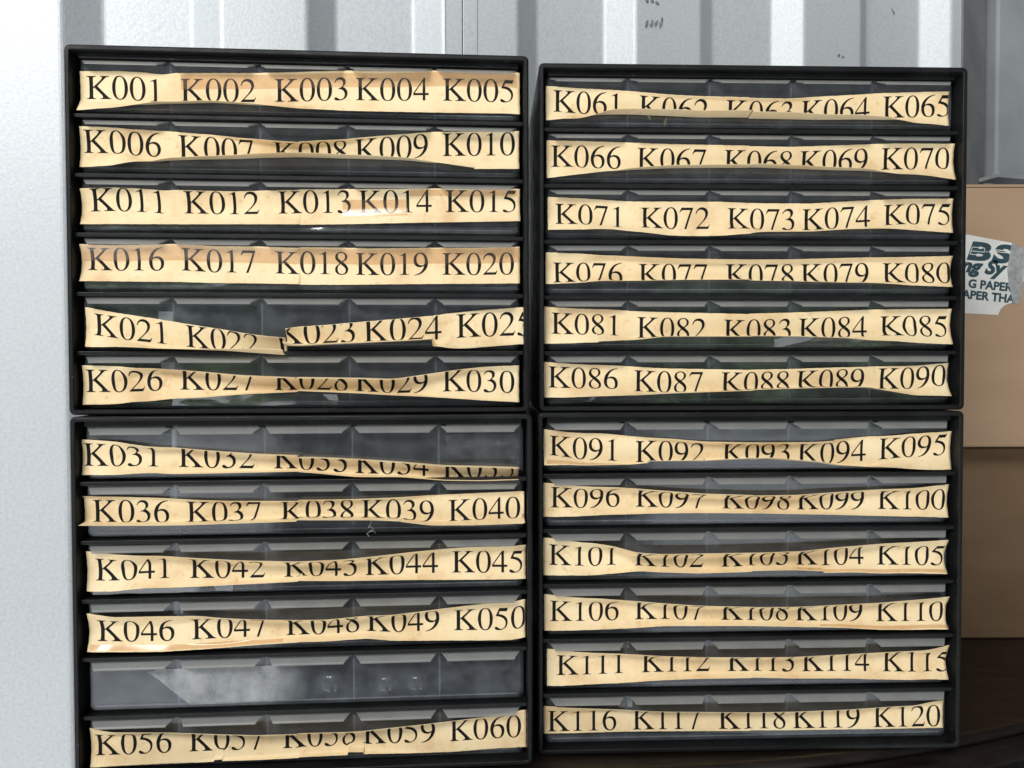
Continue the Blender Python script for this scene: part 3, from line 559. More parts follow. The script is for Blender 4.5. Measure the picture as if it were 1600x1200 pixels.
def rounded(pr, r=0.004):
    out = [pr[0]]
    for a, b, c in zip(pr, pr[1:], pr[2:]):
        va, vc = Vector(a) - Vector(b), Vector(c) - Vector(b)
        ra, rc = min(r, va.length * 0.4), min(r, vc.length * 0.4)
        p0, p2 = Vector(b) + va.normalized() * ra, Vector(b) + vc.normalized() * rc
        for t in (0, 0.33, 0.67, 1):
            out.append(tuple((1 - t) ** 2 * p0 + 2 * t * (1 - t) * Vector(b) + t * t * p2))
    return out + [pr[-1]]


pr = rounded(prof)
front = [(x, y) for x, y in pr]
back = [(x, y + 0.003) for x, y in pr[::-1]]
add_prism(bm, [(x, y, Z0) for x, y in front + back], (0, 0, Z1 - Z0))
obj('corrugated_sheet', fix_normals(bm), M_WALL, wall)
# welded lap joint with its dark open line
bm = bmesh.new()
sj = 1.5 * PER + RUN / 2
add_box(bm, sj + 0.025, sj + 0.0262, -0.0008, 0.001, Z0, Z1)
obj('lap_joint', bm, M_SEAM, wall)
bm = bmesh.new()
add_box(bm, sj + 0.0262, sj + 0.046, -0.0014, 0.001, Z0, Z1)
add_box(bm, sj + 0.001, sj + 0.003, -0.0012, 0.001, Z0, Z1)
obj('weld_strip', bm, M_WALL, wall, bevel=0.0006)
# corner post, dark gap and next panel
bm = bmesh.new()
add_prism(bm, [(S_END, -0.004, Z0), (S_END + 0.082, 0.030, Z0), (S_END + 0.082, 0.09, Z0), (S_END, 0.09, Z0)], (0, 0, Z1 - Z0))
obj('corner_post', fix_normals(bm), M_POST, wall, bevel=0.002)
bm = bmesh.new()
add_box(bm, S_END + 0.083, S_END + 0.100, 0.060, 0.092, Z0, Z1)
obj('dark_gap', bm, M_SEAM, wall)
bm = bmesh.new()
add_box(bm, S_END + 0.100, S_END + 0.75, 0.022, 0.09, Z0, Z1)
obj('side_panel', bm, M_PANEL, wall, bevel=0.004)
bm = bmesh.new()
add_box(bm, S_END + 0.062, S_END + 0.75, -0.015, 0.0215, 0.634, 0.641)
obj('steel_ledge', bm, M_PANEL, wall, bevel=0.001)
bm = bmesh.new()
bmesh.ops.create_cone(bm, cap_ends=True, segments=16, radius1=0.010, radius2=0.007, depth=0.006,
                      matrix=Matrix.Translation((S_END + 0.075, -0.002, 0.6435)))
obj('bolt_head', bm, M_PANEL, wall, bevel=0.001)


def scuff(s, y, z, strokes, w, h, lean):
    bm = bmesh.new()
    for i in range(strokes):
        x = s + (i - (strokes - 1) / 2) * w * 1.5
        hh = h * (0.75 + 0.4 * random.random())
        zz = z + random.uniform(-0.2, 0.2) * h
        pts = []
        for j in range(12):
            a = 2 * math.pi * j / 12
            rr = 1 + random.uniform(-0.25, 0.2)
            pts.append((x + rr * w * 0.5 * math.cos(a) + lean * math.sin(a) * hh * 0.5, y, zz + rr * hh * 0.5 * math.sin(a)))
        add_prism(bm, pts, (0, -0.0004, 0))
    obj('scuff_mark', fix_normals(bm), M_SCUFF, wall)


scuff(0.741, -0.0001, 0.818, 4, 0.0050, 0.015, 0.25)
scuff(0.738, -0.0001, 0.848, 3, 0.0055, 0.008, -0.3)
scuff(1.183, DEPTH - 0.0001, 0.905, 1, 0.004, 0.009, -0.5)
scuff(1.058, -0.0001, 0.805, 2, 0.005, 0.006, 0.2)

# ---------------------------------------------------------------- table
front_edge = [(-0.33, 0.545), (-0.22, 0.556), (-0.10, 0.572), (-0.03, 0.580)]
cx, cy, R = 0.015, 1.888, 1.30
x = 0.02
while x < 0.95:
    front_edge.append((x, cy - math.sqrt(R * R - (x - cx) ** 2)))
    x += 0.03
outline = front_edge + [(0.95, 1.19), (-0.33, 0.86)]


def offset_front(d):
    """outline with its front and side edges moved outwards by d"""
    n = len(outline)
    res = []
    for i in range(n):
        a, b, c = Vector(outline[i - 1]), Vector(outline[i]), Vector(outline[(i + 1) % n])
        t1, t2 = (b - a).normalized(), (c - b).normalized()
        n1, n2 = Vector((t1.y, -t1.x)), Vector((t2.y, -t2.x))
        nn = (n1 + n2)
        nn = nn / max(0.35, nn.dot(n1))
        res.append(b + nn * d)
    return res


edge_profile = [(-0.0045, 0.0), (-0.0015, -0.0008), (0.0, -0.0030), (0.0, -0.0075), (-0.0012, -0.0100), (-0.0060, -0.0120),
                (-0.0060, -0.0135), (0.004, -0.0150), (0.0075, -0.0185), (0.0085, -0.0230), (0.0075, -0.0280), (0.004, -0.0310), (-0.004, -0.0330)]
bm = bmesh.new()
rings = []
for d, z in edge_profile:
    rings.append([bm.verts.new((p.x, p.y, z)) for p in offset_front(d)])
n = len(outline)
for a, b in zip(rings, rings[1:]):
    for i in range(n):
        bm.faces.new((a[i], b[i], b[(i + 1) % n], a[(i + 1) % n]))
bm.faces.new(rings[0])
bm.faces.new(rings[-1][::-1])
table = obj('wooden_table', fix_normals(bm), M_WOOD, None)
for p in table.data.polygons:
    p.use_smooth = len(p.vertices) == 4
tag(table, 'dark varnished wooden table with moulded front edge under the cabinets', 'table')
bm = bmesh.new()
pts = [(p.x, p.y, -0.033) for p in offset_front(-0.03)]
add_prism(bm, pts, (0, 0, -0.07))
obj('apron', fix_normals(bm), M_WOOD, table)

# ---------------------------------------------------------------- cardboard boxes behind on the right
def carton(name, x0, x1, y0, y1, z0, z1, label, rz=0.0, mat=None):
    mat = mat or M_CARD
    e = empty(name, ((x0 + x1) / 2, (y0 + y1) / 2, z0), rz)
    tag(e, label, 'box', 'cardboard boxes on the table')
    hx, hy, h = (x1 - x0) / 2, (y1 - y0) / 2, z1 - z0
    bm = bmesh.new()
    add_box(bm, -hx, hx, -hy, hy, 0, h)
    o = obj('carton_body', bm, mat, e, bevel=0.003, segs=3)
    for s in (-1, 1):
        bm = bmesh.new()
        add_box(bm, -hx + 0.001, hx - 0.001, 0.0015 if s > 0 else -hy + 0.001, hy - 0.001 if s > 0 else -0.0015, h + 0.0002, h + 0.0035)
        obj('flap', bm, mat, e, bevel=0.001)
    bm = bmesh.new()
    add_box(bm, -hx - 0.0004, hx + 0.0004, -0.024, 0.024, h + 0.0037, h + 0.0041)
    obj('tape', bm, M_TAPE, e)
    return e


lower = carton('cardboard_box', 0.47, 0.85, 0.877, 1.04, 0.0, 0.228, 'lower brown cardboard box in shade, standing on the table', mat=M_CARD_SHADED)
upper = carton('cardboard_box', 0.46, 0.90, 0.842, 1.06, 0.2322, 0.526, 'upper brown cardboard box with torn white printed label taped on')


def text_bm(body, size, bold=0.0, shear=0.0, sx=1.0, spacing=1.0):
    cu = bpy.data.curves.new('t', 'FONT')
    cu.body = body
    cu.size = size
    cu.offset = bold
    cu.shear = shear
    cu.space_character = spacing
    cu.resolution_u = 3
    o = bpy.data.objects.new('t', cu)
    COL.objects.link(o)
    bpy.context.view_layer.update()
    me = bpy.data.meshes.new_from_object(o.evaluated_get(bpy.context.evaluated_depsgraph_get()))
    bm = bmesh.new()
    bm.from_mesh(me)
    bpy.data.objects.remove(o)
    bpy.data.curves.remove(cu)
    bpy.data.meshes.remove(me)
    for v in bm.verts:
        v.co.x *= sx
    return bm


UX, UY, UZ = 0.68, (0.842 + 1.06) / 2, 0.2322       # origin of the upper box
FY = 0.842 - UY                                     # its front face


def face_pt(u, v, d=0.0):
    """metres on the front of the upper box, in the box's own frame"""
    return (u - UX, FY - d, v - UZ - 0.0165)


sheet_pts = [(0.480, 0.4895), (0.515, 0.4890), (0.5655, 0.4795), (0.5640, 0.4640), (0.5605, 0.4480), (0.5630, 0.4260), (0.5655, 0.4120),
             (0.5600, 0.4108), (0.5555, 0.4083), (0.5520, 0.4045), (0.5495, 0.3985), (0.515, 0.4005), (0.480, 0.4012)]
bm = bmesh.new()
add_prism(bm, [face_pt(u, v, 0.0003) for u, v in sheet_pts], (0, -0.0004, 0))
sheet = obj('torn_label', fix_normals(bm), M_WHITEPAPER, upper)
sheet['label'] = 'torn white label with teal packing words and a notched corner'
bm = bmesh.new()
add_prism(bm, [face_pt(u, v, 0.0003) for u, v in [(0.578, 0.474), (0.600, 0.470), (0.600, 0.415), (0.585, 0.418), (0.577, 0.44)]], (0, -0.0004, 0))
obj('label_scrap', fix_normals(bm), M_WHITEPAPER, upper)
bm = bmesh.new()
strip = [(0.5640, 0.4800), (0.5720, 0.4765), (0.5795, 0.4730), (0.5785, 0.4500), (0.5770, 0.4300), (0.5735, 0.4095), (0.5660, 0.4125), (0.5610, 0.4330), (0.5590, 0.4500)]
add_prism(bm, [face_pt(u, v, 0.0008) for u, v in strip], (0, -0.0002, 0))
obj('clear_tape', fix_normals(bm), M_TAPE, upper)


def print_on(body, u, v, size, bold, shear, sx, rot, clip=0.5665, spacing=1.0, name='lettering', par=None):
    bm = text_bm(body, size, bold, shear, sx, spacing)
    bmesh.ops.rotate(bm, verts=bm.verts, matrix=Matrix.Rotation(rot, 3, 'Z'))
    for w in bm.verts:
        w.co.x += u
        w.co.y += v
    bmesh.ops.bisect_plane(bm, geom=bm.verts[:] + bm.edges[:] + bm.faces[:], plane_co=(clip, 0, 0), plane_no=(1, 0, 0), clear_outer=True)
    bmesh.ops.bisect_plane(bm, geom=bm.verts[:] + bm.edges[:] + bm.faces[:], plane_co=(0.481, 0, 0), plane_no=(-1, 0, 0), clear_outer=True)
    for w in bm.verts:
        w.co = Vector(face_pt(w.co.x, w.co.y, 0.00078))
    return obj(name, bm, M_TEAL, sheet)


RT = -0.10
print_on('B', 0.5125, 0.4622, 0.0275, 0.0014, 0.15, 1.62, RT)
print_on('S', 0.5415, 0.4592, 0.0275, 0.0014, 0.15, 1.55, RT)
print_on('ng Sy', 0.5060, 0.4485, 0.0210, 0.0011, 0.30, 1.08, RT)
print_on('G PAPER', 0.5150, 0.4300, 0.0130, 0.00055, 0.0, 1.00, RT)
print_on('APER THA', 0.5085, 0.4180, 0.0130, 0.00055, 0.0, 1.00, RT)
# pale square-cornered e inset in the B, and white speed lines in the S
bm = bmesh.new()
for (a0, b0, a1, b1) in [(0.5195, 0.4752, 0.5335, 0.4738), (0.5180, 0.4708, 0.5330, 0.4693), (0.5170, 0.4672, 0.5300, 0.4659), (0.5335, 0.4738, 0.5330, 0.4693), (0.5195, 0.4752, 0.5170, 0.4672),
                         (0.5455, 0.4720, 0.5660, 0.4700), (0.5450, 0.4700, 0.5650, 0.4680)]:
    p, q = Vector((a0, b0)), Vector((a1, b1))
    t = (q - p).normalized() * 0.0004
    nrm = Vector((-t.y, t.x))
    add_prism(bm, [face_pt(w.x, w.y, 0.00082) for w in (p + nrm - t, p - nrm - t, q - nrm + t, q + nrm + t)], (0, -0.0001, 0))
obj('emblem_lines', fix_normals(bm), M_WHITEPAPER, sheet)

# ---------------------------------------------------------------- cabinets
W, H, WT, PITCH, DH, REC, CD = 0.36, 0.287, 0.0045, 0.0462, 0.0425, 0.010, 0.165
CAB = {'TL': (-0.3448, 0.5764, 0.0666, H), 'BL': (-0.3424, 0.5727, 0.0666, 0.0),
       'TR': (0.0220, 0.6139, 0.0316, H), 'BR': (0.0207, 0.6120, 0.0316, 0.0)}
CAB_LABEL = {'TL': 'black plastic cabinet holding drawers K001 to K030, on top of its stack',
             'BL': 'black plastic cabinet with the unlabelled drawer, under the K001 cabinet',
             'TR': 'black plastic cabinet holding drawers K061 to K090, beside the boxes',
             'BR': 'black plastic cabinet holding drawers K091 to K120, on the table'}


def rowz(r):
    return H - 0.0049 - (r + 1) * PITCH - 0.0003


def rrect(x0, x1, z0, z1, r, n=4):
    pts = []
    for (cx_, cz_, a0) in ((x1 - r, z0 + r, -90), (x1 - r, z1 - r, 0), (x0 + r, z1 - r, 90), (x0 + r, z0 + r, 180)):
        for i in range(n + 1):
            a = math.radians(a0 + 90 * i / n)
            pts.append((cx_ + r * math.cos(a), cz_ + r * math.sin(a)))
    return pts


def shell_bm():
    bm = bmesh.new()
    g = 0.0005
    loops = [(rrect(g, W - g, g, H - g, 0.0042), 0.0012), (rrect(g + 0.0008, W - g - 0.0008, g + 0.0008, H - g - 0.0008, 0.0036), 0.0003),
             (rrect(g + 0.0014, W - g - 0.0014, g + 0.0014, H - g - 0.0014, 0.003), 0.0),
             (rrect(WT - 0.0006, W - WT + 0.0006, WT - 0.0006, H - WT + 0.0006, 0.0018), 0.0),
             (rrect(WT, W - WT, WT, H - WT, 0.0014), 0.0006),
             (rrect(WT, W - WT, WT, H - WT, 0.0014), CD - 0.003)]
    rings = [[bm.verts.new((x, y, z)) for x, z in lp] for lp, y in loops]
    ob = [bm.verts.new((x, CD, z)) for x, z in rrect(g, W - g, g, H - g, 0.0042)]
    n = len(ob)
    seq = [ob] + rings
    for a, b in zip(seq, seq[1:]):
        for i in range(n):
            bm.faces.new((a[i], a[(i + 1) % n], b[(i + 1) % n], b[i]))
    bm.faces.new(rings[-1])
    bm.faces.new(ob[::-1])
    return fix_normals(bm)


cab_root = {}
shell_me = shelf_me = None
for key in ('TL', 'BL', 'TR', 'BR'):
    x, y, a, z = CAB[key]
    e = empty('drawer_cabinet', (x, y, z), a)
    tag(e, CAB_LABEL[key], 'cabinet', 'black drawer cabinets stacked two high')
    cab_root[key] = e
    if shell_me is None:
        o = obj('shell', shell_bm(), M_BLACK, e)
        shell_me = o.data
    else:
        link(bpy.data.objects.new('shell', shell_me), e)
    for r in range(5):
        zt = rowz(r) - 0.0004
        if shelf_me is None:
            bm = bmesh.new()
            add_box(bm, WT + 0.0002, W - WT - 0.0002, 0.0045, CD - 0.006, -0.0032, 0)
            o = obj('shelf', bm, M_BLACK, e, bevel=0.0006)
            shelf_me = o.data
        else:
            o = link(bpy.data.objects.new('shelf', shelf_me), e)
            m = o.modifiers.new('bevel', 'BEVEL')
            m.width = 0.0006
            m.segments = 2
        o.location = (0, 0, zt)
    # header rail over the top drawer, with its small stops
    bm = bmesh.new()
    add_box(bm, WT + 0.004, W - WT - 0.004, 0.006, 0.012, H - WT - 0.0042, H - WT - 0.0002)
    for q in (0.2, 0.4, 0.6, 0.8):
        add_box(bm, W * q - 0.0022, W * q + 0.0022, 0.0075, 0.012, H - WT - 0.0062, H - WT - 0.0043)
    obj('header_rail', bm, M_BLACK, e, bevel=0.0004)

# ---------------------------------------------------------------- drawers
DW = W - 2 * WT - 0.0044
DD = 0.148
CP = DW / 5


def front_bm():
    bm = bmesh.new()
    r = 0.0042
    def lp(i):
        pts = []
        x0, x1, z0, z1 = -DW / 2 + i, DW / 2 - i, i, DH
        for (cx_, cz_, a0) in ((x1 - r, z0 + r, -90), (x0 + r, z0 + r, 180)):
            for k in range(6):
                a = math.radians(a0 + 90 * k / 5)
                pts.append((cx_ + r * math.cos(a), cz_ + r * math.sin(a)))
            if a0 == -90:
                pts += [(x1, z1), (x0, z1)]
        return pts
    rings = []
    for i, y in ((0.0, 0.0055), (0.0003, 0.0030), (0.0011, 0.0011), (0.0024, 0.0)):
        rings.append([bm.verts.new((x, y, z)) for x, z in lp(i)])
    rings.append([bm.verts.new((x, 0.0016, z)) for x, z in lp(0.0032)])
    n = len(rings[0])
    for a, b in zip(rings, rings[1:4]):
        for i in range(n):
            bm.faces.new((a[i], a[(i + 1) % n], b[(i + 1) % n], b[i]))
    bm.faces.new(rings[3])
    bm.faces.new(rings[4][::-1])
    return fix_normals(bm)


def tray_bm():
    bm = bmesh.new()
    t = 0.0016
    h = DH - 0.004
    add_box(bm, -DW / 2 + 0.004, DW / 2 - 0.004, 0.004, DD, 0.0006, 0.0022)
    add_box(bm, -DW / 2, -DW / 2 + t, 0.006, DD, 0.003, h)
    add_box(bm, DW / 2 - t, DW / 2, 0.006, DD, 0.003, h)
    add_box(bm, -DW / 2 + t + 0.0002, DW / 2 - t - 0.0002, DD - t, DD, 0.003, h)
    return bm


def lip_bm(i):
    x0 = -DW / 2 + i * CP + (0.0030 if i == 0 else 0.0014)
    x1 = -DW / 2 + (i + 1) * CP - (0.0030 if i == 4 else 0.0014)
    dy, dz, cut = 0.0092, 0.0050, 0.0048
    bm = bmesh.new()
    top = DH
    rows = [(0.0016, top - 0.0002, 0.0), (-0.0004, top - 0.0001, 0.0), (-0.0012, top - 0.0005, 0.0),
            (-dy + 0.0010, top - dz + 0.0008, cut), (-dy + 0.0001, top - dz - 0.0002, cut + 0.0006)]
    th = 0.0010
    a, b = [], []
    for y, z, c in rows:
        a.append([bm.verts.new((x, y, z)) for x in (x0 + c, x1 - c)])
        b.append([bm.verts.new((x, y + th * 0.7, z - th * 0.9)) for x in (x0 + c, x1 - c)])
    for p, q in zip(a, a[1:]):
        bm.faces.new((p[0], p[1], q[1], q[0]))
    for p, q in zip(b, b[1:]):
        bm.faces.new((p[0], q[0], q[1], p[1]))
    for s in (0, 1):
        for i2 in range(len(rows) - 1):
            bm.faces.new((a[i2][s], a[i2 + 1][s], b[i2 + 1][s], b[i2][s]))
    bm.faces.new((a[0][0], a[0][1], b[0][1], b[0][0]))
    bm.faces.new((a[-1][0], a[-1][1], b[-1][1], b[-1][0]))
    return fix_normals(bm)


def divider_bm():
    bm = bmesh.new()
    t = 0.0009
    add_prism(bm, [(-t / 2, 0.0018, 0.0024), (-t / 2, 0.0018, DH - 0.0015), (-t / 2, 0.012, DH - 0.003), (-t / 2, DD - 0.002, DH - 0.006), (-t / 2, DD - 0.002, 0.0024)], (t, 0, 0))
    # moulded foot where the divider meets the front
    add_box(bm, -0.0008, 0.0008, 0.0017, 0.0028, 0.004, DH - 0.006)
    return fix_normals(bm)


PARTS = {}


def part(name, key, maker, mat, parent, loc=(0, 0, 0), bevel=0.0):
    if key not in PARTS:
        o = obj(name, maker(), mat, parent, bevel=bevel)
        PARTS[key] = o
    else:
        o = PARTS[key].copy()
        link(o)
        o.parent = parent
    o.location = loc
    return o


def lerp_table(tab, x):
    if x <= tab[0][0]:
        return tab[0][1:]
    for p, q in zip(tab, tab[1:]):
        if x <= q[0]:
            t = (x - p[0]) / max(1e-6, q[0] - p[0])
            return tuple(a + t * (c - a) for a, c in zip(p[1:], q[1:]))
    return tab[-1][1:]


NS = 61


class Strip:
    """a paper strip stuck to the drawer front; its long edges curl and crease towards the viewer.
    tab rows: place along the drawer, half curl angle, upper crease angle and place on the paper, lower crease angle and place,
    height of the middle (mm, rad)"""

    def __init__(self, w, tab, seed):
        rnd = random.Random(seed)
        self.w = w
        x0, x1 = tab[0][0], tab[-1][0]
        xs = [x0 + (x1 - x0) * i / 150 for i in range(151)] + [t[0] for t in tab]
        jumps = [(p[0], q[0]) for p, q in zip(tab, tab[1:]) if q[0] - p[0] < 3.0]
        for p, q in jumps:
            xs += [p - 0.02, q + 0.02]
        xs = sorted(set(round(v, 2) for v in xs))
        self.ph = [rnd.uniform(0, 6.28) for _ in range(6)]
        self.xs = xs
        self.cols = []
        for x in xs:
            if any(p - 4.5 < x < q + 4.5 for p, q in jumps):
                c = lerp_table(tab, x)
            else:
                sm = [lerp_table(tab, x + d) for d in (-5, -3.3, -1.6, 0, 1.6, 3.3, 5)]
                c = tuple(sum(s[k] for s in sm) / 7 for k in range(6))
            self.cols.append(self.profile(x, *c))
        self.x0, self.x1 = xs[0], xs[-1]

    def profile(self, x, al, bt, vt, bb, vb, zc):
        w, dv = self.w, self.w / (NS - 1)
        ths = []
        for i in range(NS):
            s = i / (NS - 1) - 0.5
            q = min(1.0, max(0.0, (s * w - vt) / 3.0 + 0.5))
            p = min(1.0, max(0.0, (vb - s * w) / 3.0 + 0.5))
            ths.append(2 * al * s + bt * q * q * (3 - 2 * q) - bb * p * p * (3 - 2 * p))
        y, z = [0.0], [0.0]
        for a, c in zip(ths, ths[1:]):
            y.append(y[-1] - math.sin((a + c) / 2) * dv)
            z.append(z[-1] + math.cos((a + c) / 2) * dv)
        ym, zm = max(y), z[NS // 2]
        st = 0.45 + 0.25 * self.wav(x)
        return [(yy - ym - st, zz - zm + zc, th) for yy, zz, th in zip(y, z, ths)]

    def wav(self, x):
        p = self.ph
        return 0.10 * math.sin(x * 0.11 + p[0]) + 0.08 * math.sin(x * 0.29 + p[1]) + 0.05 * math.sin(x * 0.7 + p[2])

    def edge(self, x, side):
        p = self.ph
        return 0.12 * math.sin(x * 0.23 + p[3] + side) + 0.10 * math.sin(x * 0.61 + p[4] * side) + 0.06 * math.sin(x * 1.7 + p[5])

    def row(self, col, v):
        f = min(NS - 1.0, max(0.0, (v / self.w + 0.5) * (NS - 1)))
        i = min(NS - 2, int(f))
        t = f - i
        a, b = col[i], col[i + 1]
        return [p + t * (q - p) for p, q in zip(a, b)]

    def at(self, x, v, lift=0.0):
        lo, hi = 0, len(self.xs) - 1
        while hi - lo > 1:
            mid = (lo + hi) // 2
            if self.xs[mid] <= x:
                lo = mid
            else:
                hi = mid
        t = min(1.0, max(0.0, (x - self.xs[lo]) / max(1e-6, self.xs[hi] - self.xs[lo])))
        y, z, th = [p + t * (q - p) for p, q in zip(self.row(self.cols[lo], v), self.row(self.cols[hi], v))]
        return Vector((x * 0.001, (y - lift * math.cos(th)) * 0.001, (z - lift * math.sin(th)) * 0.001))


def paper_bm(st):
    bm = bmesh.new()
    nv = 40
    grid = []
    ncol = len(st.cols)
    for i, x in enumerate(st.xs):
        col = []
        for j in range(nv + 1):
            s = j / nv - 0.5
            v = s * st.w
            if j == 0:
                v += abs(st.edge(x, 1.0))
            elif j == nv:
                v -= abs(st.edge(x, -1.0))
            xx = x
            if i == 0:
                xx += 0.08 * math.sin(v * 0.8 + st.ph[0])
            elif i == ncol - 1:
                xx += 0.08 * math.sin(v * 0.7 + st.ph[1])
            p = st.at(x, v)
            p.x = xx * 0.001
            col.append(bm.verts.new(p))
        grid.append(col)
    for a, b in zip(grid, grid[1:]):
        for j in range(nv):
            bm.faces.new((a[j], b[j], b[j + 1], a[j + 1]))
    return bm


def lettering_bm(st, codes, em):
    bm = bmesh.new()
    n = len(codes)
    for idx, (text, x0, v0) in enumerate(codes):
        # direction of the printed line on the paper
        if n > 1:
            other = codes[idx + 1] if idx + 1 < n else codes[idx - 1]
            slope = (other[2] - v0) / (other[1] - x0)
        else:
            slope = 0.0
        pen = 0.0
        for chx in text:
            vs, fs = GLYPH_MESH[chx]
            bv = [bm.verts.new((x0 + (pen + u - 34) * em * 0.001, v0 + w * em * 0.001 + slope * (pen + u) * em * 0.001, 0)) for u, w in vs]
            for f in fs:
                bm.faces.new([bv[i] for i in f])
            pen += ADV.get(chx, 500)
    lim = st.w / 2 - 0.25
    for co, no in (((0, lim, 0), (0, 1, 0)), ((0, -lim, 0), (0, -1, 0)), ((st.x1 - 0.3, 0, 0), (1, 0, 0)), ((st.x0 + 0.3, 0, 0), (-1, 0, 0))):
        bmesh.ops.bisect_plane(bm, geom=bm.verts[:] + bm.edges[:] + bm.faces[:], dist=1e-6, plane_co=co, plane_no=no, clear_outer=True)
    for v in bm.verts:
        v.co = st.at(v.co.x, v.co.y, 0.13)
    return bm


def film_bm(st, v0, v1, a0, a1):
    """sticky tape over the strip, between two heights on the paper and two places along it (mm)"""
    bm = bmesh.new()
    n = 70
    grid = [[bm.verts.new(st.at(a0 + (a1 - a0) * i / n, v0 + (v1 - v0) * j / 8 + 0.25 * math.sin(i * 0.13 + j * 0.05), 0.30)) for j in range(9)]
            for i in range(n + 1)]
    for a, c in zip(grid, grid[1:]):
        for j in range(8):
            bm.faces.new((a[j], c[j], c[j + 1], a[j + 1]))
    return bm


# yellowed tape over the strips: low edge, high edge, start, end
OLD_TAPE = {1: ((4.5, 15.5, -95, 171),), 11: ((8.5, 13.6, 84, 171), (-7.5, 6, 30, 82)), 16: ((2.2, 14.4, -171, 172),), 46: ((-15, -10.5, -170, -20),),
            91: ((-15.5, -11.5, -172, -105),), 106: ((-14.5, -11.6, 60, 172),), 101: ((-15, -12, 40, 168),)}
by_row = {}
for rec in LABELS:
    by_row.setdefault((rec[0], rec[1]), []).append(rec)

DRAWER_LABEL = {
    21: 'clear drawer whose K021 to K025 paper strip is torn in two',
    31: 'clear drawer whose K031 to K035 strip sags to the right',
}
drawer_root = {}
for key in ('TL', 'BL', 'TR', 'BR'):
    cx0, cy0, ca, cz0 = CAB[key]
    for r in range(6):
        lx, ly = W / 2, REC
        d = empty('drawer', (cx0 + lx * math.cos(ca) - ly * math.sin(ca), cy0 + lx * math.sin(ca) + ly * math.cos(ca), cz0 + rowz(r)), ca)
        drawer_root[(key, r)] = d
        recs = by_row.get((key, r), [])
        if recs:
            first = recs[0][2]
            lab = DRAWER_LABEL.get(first, 'clear plastic drawer with curled paper strip reading K%03d to K%03d' % (first, first + 4))
        else:
            first = 51
            lab = 'clear drawer without paper strip, smeared with glue, above drawer K056'
        tag(d, lab, 'drawer', 'clear drawers in the black cabinets')
        part('front_panel', 'front', front_bm, M_CLEAR, d)
        part('tray', 'tray', tray_bm, M_TRAY, d)
        part('base_highlight', 'base_highlight', lambda: add_box(bmesh.new(), -DW / 2 + 0.006, DW / 2 - 0.006, -0.0004, 0.0008, 0.0048, 0.0055), M_EDGE, d)  # added pale strip paints the bright line along the front's lower edge
        for i in range(5):
            part('pull_lip', 'lip%d' % i, lambda i=i: lip_bm(i), M_LIP, d)
        for i in range(1, 5):
            part('divider', 'divider', divider_bm, M_EDGE, d, (-DW / 2 + i * CP, 0, 0))
        for q, (kk, rr, f0, w, span, tab, txt) in enumerate(recs):
            st = Strip(w, tab, first * 10 + q)
            p = obj('paper_label', paper_bm(st), M_PAPER, d, smooth=True)
            sm = p.modifiers.new('thickness', 'SOLIDIFY')
            sm.thickness = 0.00022
            sm.offset = -1.0
            em = span * 0.0966
            codes = [('K%03d' % (f0 + k), x, v) for k, x, v in txt]
            if recs[0][2] == 21:
                p['label'] = 'left half of the torn strip' if q == 0 else 'right half of the torn strip'
            for (v0, v1, a0, a1) in OLD_TAPE.get(f0, ()):
                obj('tape_strip', film_bm(st, v0, v1, a0, a1), M_OLDTAPE, p, smooth=True)
            obj('lettering', lettering_bm(st, codes, em), M_INK, p)

# ---------------------------------------------------------------- small details
from mathutils import noise as mnoise


def glint_tape(key, r, x0, x1, z0, z1, seed, amp=0.0016, lift=0.0012):
    """crumpled clear tape on a drawer front, mostly added to catch bright reflections (mm along and up the front)"""
    bm = bmesh.new()
    nx, nz = 60, 14
    grid = []
    for i in range(nx + 1):
        col = []
        for j in range(nz + 1):
            u, v = i / nx, j / nz
            x = x0 + (x1 - x0) * u + 1.2 * mnoise.noise((v * 3, seed, 1.0))
            z = z0 + (z1 - z0) * v + 1.0 * mnoise.noise((u * 6, seed, 3.0)) * (1 if j in (0, nz) else 0.4)
            h = abs(mnoise.noise((x * 0.022 + seed, z * 0.05, 0.5))) + 0.25 * abs(mnoise.noise((x * 0.05, z * 0.09 + seed, 2.5)))
            fold = mnoise.noise((x * 0.02 - z * 0.05, seed * 1.7, 5.0))
            col.append(bm.verts.new((x * 0.001, -lift * 0.4 - amp * h - 0.0008 * max(0.0, fold), z * 0.001)))
        grid.append(col)
    for a, c in zip(grid, grid[1:]):
        for j in range(nz):
            bm.faces.new((a[j], c[j], c[j + 1], a[j + 1]))
    obj('glint_tape', bm, M_FILM, drawer_root[(key, r)], smooth=True)


glint_tape('TL', 5, -105, 25, 2.5, 11, 1.3)
glint_tape('BL', 0, 110, 168, 14, 34, 4.7, 0.0022)  # added to give the bright reflection in this bay
glint_tape('TL', 2, -170, 171, 3, 8, 6.1, 0.0016)
glint_tape('TL', 3, -170, 171, 3, 8, 7.4, 0.0016)
glint_tape('BL', 2, -168, -60, 2.5, 8, 3.3, 0.0016)
glint_tape('TR', 4, 20, 120, 3, 12, 5.2, 0.0018)
glint_tape('TR', 5, -165, -60, 2.5, 9, 2.9, 0.0018)
def card_glint_tab(key, r, x0, x1, z0, z1, y=0.0042):
    bm = bmesh.new()
    add_box(bm, x0, x1, y, y + 0.0005, z0, z1)
    obj('card_and_glint', bm, M_TAB, drawer_root[(key, r)])


